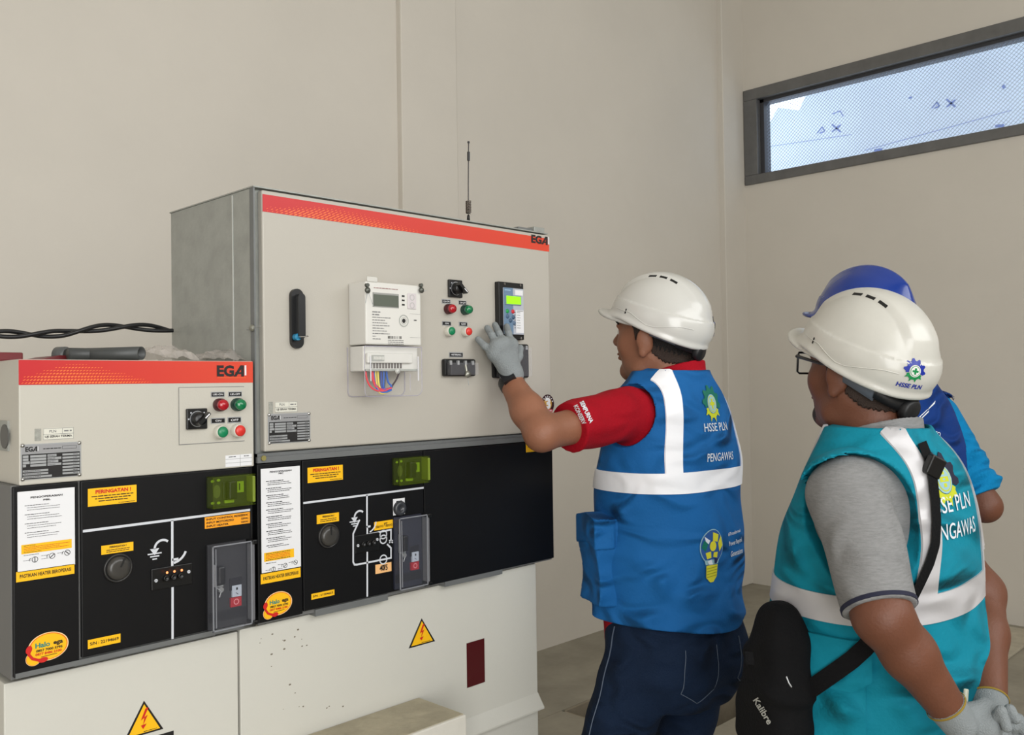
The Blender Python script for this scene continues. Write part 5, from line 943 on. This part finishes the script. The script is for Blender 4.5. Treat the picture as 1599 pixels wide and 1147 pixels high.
# jeans
jean = M('dark_denim', (20, 36, 60), .85, spec=.2, crease=.9, bump=.35, bscale=300, vary=.16, vscale=7)
hip1 = loft(T1, [(.66, .15, .13, -.0), (.74, .178, .150, -.01), (.82, .184, .152, -.008), (.90, .176, .146, 0.0)], 2.3)
jl = limb([T1.W((-.092, 0, .80)), legL[1], legL[2]+np.array([0, 0, .03])], [.100, .074, .062], .02); jr = limb([T1.W((.092, -.01, .80)), legR[1], legR[2]+np.array([0, 0, .03])], [.102, .074, .062], .02)
glu = uni([ell((-.07, -.055, .77), (.10, .105, .12), T1), ell((.07, -.055, .77), (.10, .105, .12), T1)], .02)
def jn(P): return uni([hip1, glu, uni([jl, jr], .008)], .025)(P)+fold(P, .003, 34, 60, 1.0)
lo, hi = bbx(g1, .40, .06, .92); je = smesh('jeans', jn, lo, hi, .0065, jean, p1)
seam = M('denim_stitch', (92, 104, 122), .8)
m = MB(); A = np.array([T1.W((-.30, .035+.06*t, .86-.46*t)) for t in np.linspace(0, 1, 20)]); m.tube(list(cast(jn, A, T1.R[0], .0008, .5)), .0016, seam, 5); m.build('side_seam', je)
pa_ = [(-.035, .045), (-.045, -.055), (.0, -.085), (.05, -.06), (.055, .045)]
pa2 = [(pa_[i][0]*(1-t)+pa_[i+1][0]*t, pa_[i][1]*(1-t)+pa_[i+1][1]*t) for i in range(4) for t in np.linspace(0, 1, 8)]
for sx in (-1, 1):
    A = np.array([T1.W((sx*.095+x, -.34, .78+z)) for x, z in pa2]); m = MB(); m.tube(list(cast(jn, A, T1.R[1], .0008, .5)), .0010, seam, 5); m.build('pocket_stitching', je)
shoe(T1, -.20, .0, p1, -.15); shoe(T1, .10, -.05, p1, .1)
wh_h = M('white_helmet_shell', (204, 203, 198), .25, coat=.3, vary=.02, vscale=6)
hl1, KK = helmet(H1, p1, wh_h, [(-1.15, .012)], tilt=.20, size=1.02, drop=.012)
# ------------------------------------------------------------------ worker 2: turquoise vest, grey shirt, glasses
c2 = AT(1390, 850, 1.74); g2 = np.array([c2[0], c2[1], 0]); p2 = thing('person', g2, 'nearest worker with glasses, scuffed white helmet, grey shirt and turquoise vest', 'person')
T2 = Fr(g2, math.radians(8)); H2 = Fr(AT(1346, 581, 1.735), math.radians(16), math.radians(8))
t2 = [(.62, .176, .150, .02, 0), (.74, .186, .165, .03, 0), (.86, .194, .182, .045, 0), (.98, .190, .180, .045, 0), (1.10, .180, .158, .02, -.015), (1.18, .172, .138, -.0, -.035), (1.25, .162, .118, -.015, -.045), (1.305, .130, .096, -.02, -.05), (1.345, .084, .072, -.01, -.055), (1.38, .060, .056, -.0, -.06)]
bt2 = loft(T2, [(z, a-.022, b-.022, c, e) for z, a, b, c, e in t2], 2.3)
sL2 = AT(1325, 772, 1.585); eL2 = AT(1378, 962, 1.46); wL2 = AT(1482, 1108, 1.475); sR2 = T2.W((.06, .01, 1.225)); eR2 = AT(1530, 925, 1.80); wR2 = AT(1544, 1098, 1.60)
hf2 = head_sdf(H2, 1.02, .6)
gc = AT(1522, 1128, 1.60)
hL = (AT(1500, 1122, 1.498), [AT(1548, 1112, 1.500), AT(1546, 1124, 1.490), AT(1542, 1136, 1.485), AT(1538, 1148, 1.485)])
FL = [[k_, k_+_r*.026+_u*(-.010)+_f*.006, k_+_r*.036+_u*(-.032)+_f*.016, k_+_r*.020+_u*(-.050)+_f*.02] for k_ in hL[1]]
ThL = [hL[0]+_r*.02+_u*.012, hL[0]+_r*.045+_u*.020+_f*.010, hL[0]+_r*.062+_u*.012+_f*.02]
hs2 = hand_sdf(hL[0], hL[1], FL, ThL, .0145, .0092)
hR = (AT(1545, 1122, 1.600), [AT(1560, 1132, 1.555), AT(1567, 1142, 1.550), AT(1574, 1152, 1.550), AT(1581, 1162, 1.560)])
FR = [[AT(1556, 1140, 1.510), AT(1558, 1118, 1.475), AT(1563, 1110, 1.468), AT(1572, 1135, 1.462)], [AT(1566, 1150, 1.520), AT(1570, 1122, 1.490), AT(1577, 1108, 1.485), AT(1586, 1122, 1.480)], [AT(1574, 1156, 1.530), AT(1582, 1132, 1.500), AT(1590, 1122, 1.500), AT(1598, 1140, 1.500)], [AT(1580, 1168, 1.530), AT(1590, 1152, 1.510), AT(1600, 1146, 1.510), AT(1606, 1160, 1.510)]]
ThR = [hR[0]+_r*.0-_u*.01, AT(1556, 1140, 1.540), AT(1548, 1156, 1.520)]
hs2r = hand_sdf(hR[0], hR[1], FR, ThR, .0135, .0092)
armL2 = limb([sL2, eL2, eL2*.6+wL2*.4, wL2], [.054, .045, .041, .030], .02); armR2 = limb([sR2, eR2, eR2*.6+wR2*.4, wR2], [.056, .044, .042, .030], .02)
l2L = [T2.W((-.09, 0, .74)), T2.W((-.12, .05, .43)), T2.W((-.13, -.02, .07))]; l2R = [T2.W((.09, 0, .74)), T2.W((.12, .05, .43)), T2.W((.13, -.02, .07))]
body2 = uni([bt2, limb(l2L, [.080, .052, .038]), limb(l2R, [.080, .052, .038])], .03)
def b2(P):
    d = smin(body2(P), uni([armL2, armR2], .01)(P), .015); d = smin(d, np.minimum(hs2(P), hs2r(P))+.0015, .006); return smin(d, hf2(P), .012)
lo, hi = bbx(g2, .45, .02, 1.66); smesh('body', b2, lo, hi, .0042, [skin2, stub], p2, lambda c: ((lambda q: (q[:, 1] > .045) & (q[:, 2] < -.072) & (q[:, 2] > -.125) & (q[:, 1]+q[:, 2]*.5 > .026))(H2.L(c))).astype(int))
face_parts(H2, p2); smesh('hair', hair_sdf(head_sdf(H2, 1.02, .6, False), H2, .0055), H2.o-.17, H2.o+.17, .0034, [hairm, stub], p2, lambda c: (H2.L(c)[:, 2] < np.interp(H2.L(c)[:, 1], [-.09, -.03, -.012, .03], [-.040, -.012, .02, .02])+.004*np.sin(H2.L(c)[:, 1]*700)).astype(int))
def glove(hs, w0, el, name, per, cuffm=None):
    a_ = (el-w0)/np.linalg.norm(el-w0); g = lambda P: smax(uni([hs, cone(w0-a_*.03, w0+a_*.02, .027, .0325)], .008)(P)-.0006, (P-w0)@a_-.012, .002); lo = w0-.16; hi = w0+.16; o = smesh(name, g, lo, hi, .003, glove_m, per)
    if cuffm: m = MB(); m.lathe(w0+a_*.007, a_, [(.0330, 0), (.0340, .001), (.0340, .0032), (.0330, .0042)], cuffm, 30); m.build('cuff_edge', o)
    return o
cuffy = M('yellow_overlock', (140, 116, 40), .9)
glove(hs2, wL2, eL2, 'glove', p2, cuffy); glove(hs2r, wR2, eR2, 'glove', p2, cuffy)
# glasses
gk = M('black_glasses_frame', (18, 18, 18), .3); m = MB()
for s in (-1, 1):
    o_ = [H2.W((s*(.034+.027*x), .113-.006*abs(x)-(.004 if s*x > 0 else 0), .006+.021*z)) for x, z in ((-.9, 1), (.9, 1), (1, .75), (.9, -.8), (.6, -1), (-.6, -1), (-.95, -.7), (-.95, .8), (-.9, 1))]
    m.tube(o_, .0021, gk, 8); m.tube([H2.W((s*.060, .107, .021)), H2.W((s*.076, .096, .021)), H2.W((s*.083, .03, .014)), H2.W((s*.084, -.015, .012)), H2.W((s*.082, -.035, -.006))], [.0036, .0036, .0028, .0024, .002], gk, 8)
m.tube([H2.W((-.010, .113, .014)), H2.W((0, .118, .017)), H2.W((.010, .113, .014))], .0022, gk, 8); gl = m.build('glasses', p2)
m = MB()
for s in (-1, 1): m.add([H2.W((s*(.034+.026*x), .112, .006+.020*z)) for x, z in ((-1, -1), (1, -1), (1, 1), (-1, 1))], [(0, 1, 2, 3)], M('lens_clear', (235, 240, 240), .05, alpha=.10))
m.build('lenses', gl)
# grey shirt
grym = M('grey_marl_fabric', (138, 138, 138), .95, spec=.15, crease=.35, bump=.35, bscale=240, vary=.14, vscale=70, stretch=(1, 1, 6)); navy = M('navy_trim', (24, 26, 50), .8)
aL2 = (sL2-eL2)/np.linalg.norm(sL2-eL2); aR2 = (sR2-eR2)/np.linalg.norm(sR2-eR2); en2 = eL2+aL2*.012; en2r = eR2+aR2*.11
def slv(sh, end, ax_, r0, r1, ph): g = cone(sh, end-ax_*.05, r0, r1); return lambda P: smax(g(P)+fold(P, .0034, 40, 26, ph), -((P-end)@ax_), .003)
s2L = slv(sL2, en2, aL2, .070, .058, .2); s2R = slv(sR2, en2r, aR2, .062, .058, 1.4)
bt2s = loft(T2, [(z, a-.010, b-.010, c, e) for z, a, b, c, e in t2 if z > .7], 2.3); nk2 = H2.W((0, -.055, -.108))
sh2u = uni([bt2s, s2L, s2R], .035); sh2 = lambda P: smax(smax(sh2u(P), P[:, 2]-1.345, .004), -cone(nk2, nk2+np.array([0, 0, .2]), .060, .06)(P), .004)
lo, hi = bbx(g2, .42, .72, 1.46); so2 = smesh('shirt', sh2, lo, hi, .005, grym, p2)
for e_, a_, s_, r_ in ((en2, aL2, s2L, .085), (en2r, aR2, s2R, .082)):
    u_ = np.cross(a_, [0, 1, 0]); u_ /= np.linalg.norm(u_); v_ = np.cross(a_, u_); PG = np.zeros((40, 3, 3)); DG = np.zeros((40, 3, 3))
    for i in range(40):
        t = 2*PI*i/39; d = u_*math.cos(t)+v_*math.sin(t)
        for j in range(3): PG[i, j] = e_+a_*(.003+.0035*j)+d*.12; DG[i, j] = -d
    grid_patch('sleeve_trim', s_, PG, DG, navy, so2, .0015)
def collar(nk_, H, mat, par, trim=None):
    def f(P): return smax(smax(cone(nk_+np.array([0, 0, -.055]), nk_+np.array([0, 0, .014]), .082, .075)(P), -cone(nk_+np.array([0, 0, -.06]), nk_+np.array([0, 0, .16]), .068, .063)(P), .002), np.maximum(P[:, 2]-(nk_[2]+.012+.30*((P-nk_)@(-H.R[1]))), nk_[2]-.035-P[:, 2]), .003)
    o = smesh('collar', f, nk_-.14, nk_+.14, .004, mat, par)
    if trim: m = MB(); A = np.array([nk_-H.R[0]*.2+H.R[1]*y_+np.array([0, 0, z_]) for y_, z_ in ((-.045, -.020), (-.040, .004), (-.020, .006), (.0, .002), (.02, -.004))]); m.tube(list(cast(f, A, H.R[0], .0005, .3)), .0025, trim, 6); m.build('collar_trim', o)
collar(nk2, H2, grym, so2, navy)
# vest
vteal = M('turquoise_vest_fabric', (4, 128, 150), .8, spec=.25, crease=.9, bump=.15, bscale=160, vary=.05, vscale=5)
v2r = [(.50, .180, .160, .03, 0), (.62, .196, .172, .04, 0), (.74, .206, .184, .042, .004), (.86, .212, .200, .044, .012), (.98, .210, .198, .042, .014), (1.10, .196, .176, .022, -.008), (1.18, .186, .156, -.0, -.035), (1.25, .176, .136, -.015, -.045), (1.305, .148, .116, -.02, -.05), (1.338, .114, .098, -.015, -.055), (1.362, .092, .084, -.01, -.06)]
v2 = loft(T2, v2r, 2.3, .004); armh2 = [cone(s_-a_*.036, s_-a_*.30, .104, .110) for s_, a_ in ((sL2, aL2), (sR2, aR2))]
def vest2(P):
    z = P[:, 2]; q = T2.L(P); d = smin(v2(P), sh2u(P)-.014, .012)+fold(P, .008, 15, 22, 1.2)*np.clip((1.3-z)/.2, .15, 1)+fold(P, .0042, 40, 50, 2.0)*np.clip((1.05-z)/.2, .25, 1)
    d = smax(d, -armh2[0](P), .003); d = smax(d, -armh2[1](P), .003); return smax(smax(d, .60-z, .004), -necku(nk2, H2, .081, -.012)(P), .004)
lo, hi = bbx(g2, .36, .57, 1.44); ve2 = smesh('vest', vest2, lo, hi, .0048, vteal, p2)
zb2 = AT(1290, 935, 1.6)[2]
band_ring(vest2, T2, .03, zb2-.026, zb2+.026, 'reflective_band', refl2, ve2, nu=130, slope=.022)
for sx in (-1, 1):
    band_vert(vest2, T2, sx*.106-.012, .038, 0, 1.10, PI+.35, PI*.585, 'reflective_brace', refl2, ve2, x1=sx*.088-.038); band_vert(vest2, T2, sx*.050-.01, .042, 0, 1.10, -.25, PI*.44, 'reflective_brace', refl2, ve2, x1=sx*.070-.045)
bk2 = T2.R[1]; D = Decal(vest2, T2.W((-.095, -.38, 1.275)), T2.R[0], T2.R[2], bk2); D.gear(.022, -.004, .050, navy, yel_i, .0022, M('pale_print', (150, 190, 200), .5)); D.done('gear_logo', ve2)
D = Decal(vest2, T2.W((-.080, -.38, 1.200)), T2.R[0], T2.R[2], bk2); D.text('HSSE PLN', -.055, .088, .012, .040, white_i, .005, sk=.03); D.text('PENGAWAS', -.055, .100, -.034, -.006, white_i, .005, sk=.03); D.done('lettering', ve2)
# large flap pocket at the left hip
nu, nv = 34, 12; PG = np.zeros((nu, nv, 3)); DG = np.zeros((nu, nv, 3))
for i in range(nu):
    t = i/(nu-1); a = math.radians(148+62*t); d = T2.R[0]*math.cos(a)+T2.R[1]*math.sin(a); cut = .022*max(0, abs(t-.5)-.36)/.14
    for j in range(nv): PG[i, j] = T2.W((0, .04, .898+cut+(.088-cut)*j/(nv-1)))+d*.36; DG[i, j] = -d
grid_patch('pocket_flap', vest2, PG, DG, vteal, ve2, .009, .0035)
for i in range(nu):
    t = i/(nu-1); a = math.radians(151+56*t); d = T2.R[0]*math.cos(a)+T2.R[1]*math.sin(a)
    for j in range(nv): PG[i, j] = T2.W((0, .04, .74+.19*j/(nv-1)))+d*.36; DG[i, j] = -d
grid_patch('pocket', vest2, PG, DG, vteal, ve2, .004, .0015)
m = MB(); c = T2.W((-.01, -.165, .70)); c = AT(1508, 1086, 1.56); m.box(-.006, .006, -.003, .003, -.012, .012, M('cream_toggle', (216, 216, 196), .4), .002); o = m.build('toggle', None); o.location = tuple(c); o.rotation_euler = (0, .3, 0); setp(o, ve2)
# trousers
trm = M('dark_work_trousers', (36, 40, 52), .8, bump=.3, bscale=200)
hip2 = loft(T2, [(.52, .13, .115, .02), (.62, .145, .125, .025), (.72, .155, .135, .03), (.80, .15, .13, .03)], 2.3)
def tr2(P): return uni([hip2, uni([limb([T2.W((-.075, .02, .66)), l2L[1], l2L[2]+np.array([0, 0, .03])], [.088, .074, .062]), limb([T2.W((.075, .02, .66)), l2R[1], l2R[2]+np.array([0, 0, .03])], [.088, .074, .062])], .008)], .025)(P)+fold(P, .003, 34, 60, 1.0)
lo, hi = bbx(g2, .34, .05, .82); smesh('trousers', tr2, lo, hi, .009, trm, p2); shoe(T2, -.13, -.03, p2, -.15); shoe(T2, .13, -.03, p2, .15)
wh_h2 = M('scuffed_white_helmet_shell', (200, 198, 190), .3, coat=.2, vary=.05, vscale=14)
hl2, KK2 = helmet(H2, p2, wh_h2, [(PI+1.3, .0)], tilt=.26, size=1.04, drop=.025, armh=.034)
# ------------------------------------------------------------------ worker 3: blue helmet, behind
c3 = AT(1424, 760, 2.42); g3 = np.array([c3[0], c3[1], 0]); p3 = thing('person', g3, 'worker in blue helmet and dark blue vest over light blue sleeves, behind nearest worker', 'person')
T3 = Fr(g3, math.radians(10)); H3 = Fr(AT(1344, 512, 2.36), math.radians(6), math.radians(3))
t3 = [(.80, .170, .140, .0), (.95, .178, .150, .01), (1.08, .176, .145, .01), (1.20, .182, .134, 0.0), (1.28, .186, .122, -.010), (1.35, .178, .104, -.02), (1.395, .140, .084, -.03), (1.435, .088, .064, -.03), (1.48, .056, .052, -.03)]
t3 = [(z, a, b, c+.035*max(0, min(1, (z-1.0)/.35)), -.045*max(0, min(1, (z-1.0)/.35))) for z, a, b, c in t3]
bt3 = loft(T3, [(z, a-.020, b-.020, c, e) for z, a, b, c, e in t3], 2.3); hf3 = head_sdf(H3, 1.0, .2)
sR3 = T3.W((.150, .02, 1.335)); eR3 = AT(1538, 790, 2.42); wR3 = T3.W((.06, .20, 1.12)); sL3 = T3.W((-.225, .02, 1.335)); eL3 = T3.W((-.26, .07, 1.08)); wL3 = T3.W((-.05, .22, 1.10))
arms3 = uni([limb([sL3, eL3, wL3], [.050, .040, .027], .02), limb([sR3, eR3, wR3], [.050, .040, .027], .02)], .01)
l3L = [T3.W((-.09, 0, .85)), T3.W((-.11, .04, .47)), T3.W((-.12, -.02, .07))]; l3R = [T3.W((.09, 0, .85)), T3.W((.11, .04, .47)), T3.W((.12, -.02, .07))]
def fist(w_, d, side):
    kn = [w_+d*.075+T3.R[2]*q for q in (-.03, -.01, .01, .03)]; return hand_sdf(w_, kn, [[k_, k_+d*.03+side*.02, k_+d*.02+side*.045] for k_ in kn], [w_+d*.03+T3.R[2]*.02, w_+d*.05+T3.R[2]*.045, w_+d*.075+T3.R[2]*.05+side*.02])
dl = (wL3-eL3)/np.linalg.norm(wL3-eL3); dr = (wR3-eR3)/np.linalg.norm(wR3-eR3); hh3 = lambda P: np.minimum(fist(wL3, dl, T3.R[0]*0-T3.R[1]*.6)(P), fist(wR3+T3.R[2]*-.06, dr, -T3.R[1]*.6)(P))
def b3(P): return smin(smin(smin(uni([bt3, limb(l3L, [.078, .052, .038]), limb(l3R, [.078, .052, .038])], .03)(P), arms3(P), .02), hh3(P), .02), hf3(P), .012)
lo, hi = bbx(g3, .48, .02, 1.75); smesh('body', b3, lo, hi, .0062, skin2, p3); face_parts(H3, p3); smesh('hair', hair_sdf(head_sdf(H3, 1.0, .2, False), H3, .005), H3.o-.17, H3.o+.17, .006, hairm, p3)
cyan = M('light_blue_long_sleeve', (0, 122, 176), .85, spec=.2, crease=.6, bump=.3, bscale=160, vary=.05, vscale=8); aR3 = (sR3-eR3)/np.linalg.norm(sR3-eR3); aL3 = (sL3-eL3)/np.linalg.norm(sL3-eL3)
fR = eR3+(wR3-eR3)*.12; fL = eL3+(wL3-eL3)*.12
def slf(s_, e_, w_, ax_, ph):
    g = chain([s_, e_, w_], [.072, .060, .052], .02); dd = (w_-e_)/np.linalg.norm(w_-e_); return lambda P: smax(g(P)+fold(P, .006, 30, 46, ph)*np.clip((1.32-P[:, 2])/.1, .2, 1), np.minimum((P-w_)@dd, .13-np.linalg.norm(P-w_, axis=1)), .004)
bt3s = loft(T3, [(z, a-.006, b-.006, c, e) for z, a, b, c, e in t3], 2.3); s3R = (lambda g, c: lambda P: smax(g(P)+(.007*np.sin((P-c)@aR3*95+2.5*np.sin(P[:, 0]*22))+.004*np.sin((P-c)@aR3*210+P[:, 1]*50))*np.clip(1-((P-c)@aR3)/.17, 0, 1), -((P-c)@aR3), .005))(cone(sR3, eR3-aR3*.05, .070, .064), eR3+aR3*.030); s3L = slf(sL3, eL3, fL, aL3, 1.9); nk3 = H3.W((0, -.055, -.11))
sh3u = uni([bt3s, s3R, s3L], .03); sh3 = lambda P: smax(sh3u(P), -cone(nk3, nk3+np.array([0, 0, .2]), .058, .06)(P), .004)
lo, hi = bbx(g3, .42, .80, 1.56); so3 = smesh('shirt', sh3, lo, hi, .0058, cyan, p3); collar(nk3, H3, cyan, so3)
vnav = M('royal_blue_vest_fabric', (2, 50, 120), .8, spec=.25, crease=.9, bump=.15, bscale=160, vary=.05, vscale=5)
v3 = loft(T3, [(z, a+.016, b+.016, c, e) for z, a, b, c, e in t3 if .75 < z < 1.45], 2.3, .004); ah3 = [cone(s_-a_*.01, s_-a_*.34, .084, .105) for s_, a_ in ((sR3, aR3), (sL3, aL3))]
def vest3(P):
    d = smin(v3(P), sh3u(P)-.012, .012)+fold(P, .006, 16, 24, .9)*np.clip((1.42-P[:, 2])/.2, .15, 1); d = smax(d, -ah3[0](P), .003); d = smax(d, -ah3[1](P), .003); return smax(d, -necku(nk3, H3, .081, -.012)(P), .004)
lo, hi = bbx(g3, .34, .78, 1.54); ve3 = smesh('vest', vest3, lo, hi, .0058, vnav, p3)
o3 = AT(1452, 672, 2.2); d3 = (o3-CAMP)/np.linalg.norm(o3-CAMP); D = Decal(vest3, o3-d3*.12, T3.R[0], T3.R[2], d3); D.text('PRIMA TRAFO', -.064, .050, .0, .011, white_i, .02, .0022, -.15)
D.put([(-.055, .030), (-.010, .052), (-.006, .056), (-.05, .036)], [(0, 1, 2, 3)], white_i); D.put([(-.048, .026), (-.004, .047), (-.002, .052), (-.044, .031)], [(0, 1, 2, 3)], white_i); D.put([(-.008, .052), (.026, .068), (.030, .076), (-.002, .058)], [(0, 1, 2, 3)], white_i); D.done('lettering', ve3)
hip3 = loft(T3, [(.70, .15, .13, -.0), (.80, .168, .138, -.005), (.90, .168, .138, 0.0)], 2.3)
def tr3(P): return uni([hip3, uni([limb([T3.W((-.09, 0, .80)), l3L[1], l3L[2]+np.array([0, 0, .03])], [.092, .07, .06]), limb([T3.W((.09, 0, .80)), l3R[1], l3R[2]+np.array([0, 0, .03])], [.092, .07, .06])], .008)], .025)(P)
lo, hi = bbx(g3, .34, .05, .92); smesh('trousers', tr3, lo, hi, .010, trm, p3); shoe(T3, -.12, -.03, p3, -.1); shoe(T3, .12, -.03, p3, .1)
bl_h = M('blue_helmet_shell', (6, 50, 138), .22, coat=.3); helmet(H3, p3, bl_h, None, tilt=.10, vents=False, size=1.0, ridge=True)
# ------------------------------------------------------------------ black shoulder bag of worker 2
bagc = AT(1214, 1062, 1.70); bag = thing('shoulder_bag', bagc, 'black shoulder bag with zips hanging at the nearest worker\'s left hip', 'bag')
BF = Fr(bagc, math.radians(8-62), 0, 0)
def bagf(P):
    q = BF.L(P); x, y, z = q[:, 0], q[:, 1], q[:, 2]; x = x+.20*z-.5*z*z
    w_ = .070-.24*np.clip(z, -.2, .2); n = ((np.abs(x)/(w_+.010))**3.2+(np.abs(y)/(.056-.10*np.clip(z, 0, .2)))**2.6+(np.abs(z)/.150)**6)**(1/3.); return (n-1)*.05+.0016*np.sin(z*70+x*30)-.004*np.exp(-((z-.03-.5*x)/.012)**2)
bo = smesh('pouch', bagf, bagc-.24, bagc+.24, .0046, blk_f, bag)
m = MB()
for yy, sc in ((-.052, .75), (-.050, .5)):
    A = np.array([BF.W((-.20*z+.5*z*z+sc*(.055-.14*z)*sx, -.2, z)) for sx, z in [(-1, -.09), (-1, -.02), (-1, .05), (-.8, .10), (0, .115), (.8, .10), (1, .05), (1, -.02), (1, -.09)]]); m.tube(list(cast(bagf, A, BF.R[1], .001, .5)), .0028, M('zip_black', (38, 38, 40), .4), 6)
m.build('zip', bag)
m = MB(); A = AT(1234, 1085, 1.5); m.tube([AT(1228, 1056, 1.52), AT(1232, 1066, 1.515), AT(1236, 1072, 1.515)], .0014, alum, 6); m.build('zip_pull', bag)
dvb = (bagc-CAMP)/np.linalg.norm(bagc-CAMP); an = -1.0; D = Decal(bagf, AT(1189, 1113, 1.55), _r*math.cos(an)+_u*math.sin(an), _u*math.cos(an)-_r*math.sin(an), dvb); D.text('Kalibre', -.026, .026, -.005, .007, M('grey_print', (176, 176, 170), .5), .02, .002); D.done('lettering', bag)
m = MB(); m.add([AT(a, b, d) for a, b, d in ((1163, 1016, 1.60), (1176, 1018, 1.60), (1178, 1038, 1.60), (1165, 1036, 1.60), (1163, 1016, 1.63), (1176, 1018, 1.63), (1178, 1038, 1.63), (1165, 1036, 1.63))], [(0, 1, 2, 3), (7, 6, 5, 4), (0, 4, 5, 1), (1, 5, 6, 2), (2, 6, 7, 3), (3, 7, 4, 0)], blk_f); m.build('side_buckle', bag)
# strap over the back and under the arm
def strap(pix, dirs, name, wd=.016, off=.009):
    P0 = [np.array(AT(px, py, 1.2)) for px, py in pix]; n = len(P0); L_, R_ = [], []
    f = lambda P: np.minimum(vest2(P), sh2(P)) if False else vest2(P)
    for i in range(n):
        a = np.array(pix[min(i+1, n-1)], float)-np.array(pix[max(i-1, 0)], float); a /= np.linalg.norm(a); nrm = np.array([-a[1], a[0]]); k = wd/2*1403/1.6
        L_.append((pix[i][0]+nrm[0]*k, pix[i][1]+nrm[1]*k)); R_.append((pix[i][0]-nrm[0]*k, pix[i][1]-nrm[1]*k))
    PG = np.array([[AT(*l_, 1.42), AT(*r_, 1.42)] for l_, r_ in zip(L_, R_)]); DG = np.array([[AT(*l_, 1.25)-CAMP, AT(*r_, 1.25)-CAMP] for l_, r_ in zip(L_, R_)]); return grid_patch(name, f, PG, DG, blk_f, bag, off, .0015)
def interp(pts, n):
    P = np.array(pts, float); t = np.linspace(0, len(P)-1, n); return [(float(np.interp(a, range(len(P)), P[:, 0])), float(np.interp(a, range(len(P)), P[:, 1]))) for a in t]
strap(interp([(1440, 690), (1450, 715), (1457, 745), (1461, 780), (1463, 815), (1461, 850), (1452, 880), (1437, 912), (1424, 938)], 40), None, 'strap')
strap(interp([(1372, 985), (1352, 1010), (1330, 1030), (1305, 1048), (1285, 1062), (1262, 1078)], 24), None, 'strap', .034, .015)
m = MB(); c = np.array(cast(vest2, np.array([AT(1458, 728, 1.25)]), AT(1458, 728, 1.3)-CAMP, .012, .9)[0]); m.box(-.016, .016, -.008, .008, -.018, .018, black2, .003); o = m.build('strap_buckle', None); o.location = tuple(float(q) for q in c); o.rotation_euler = (.1, .45, -.5); setp(o, bag)
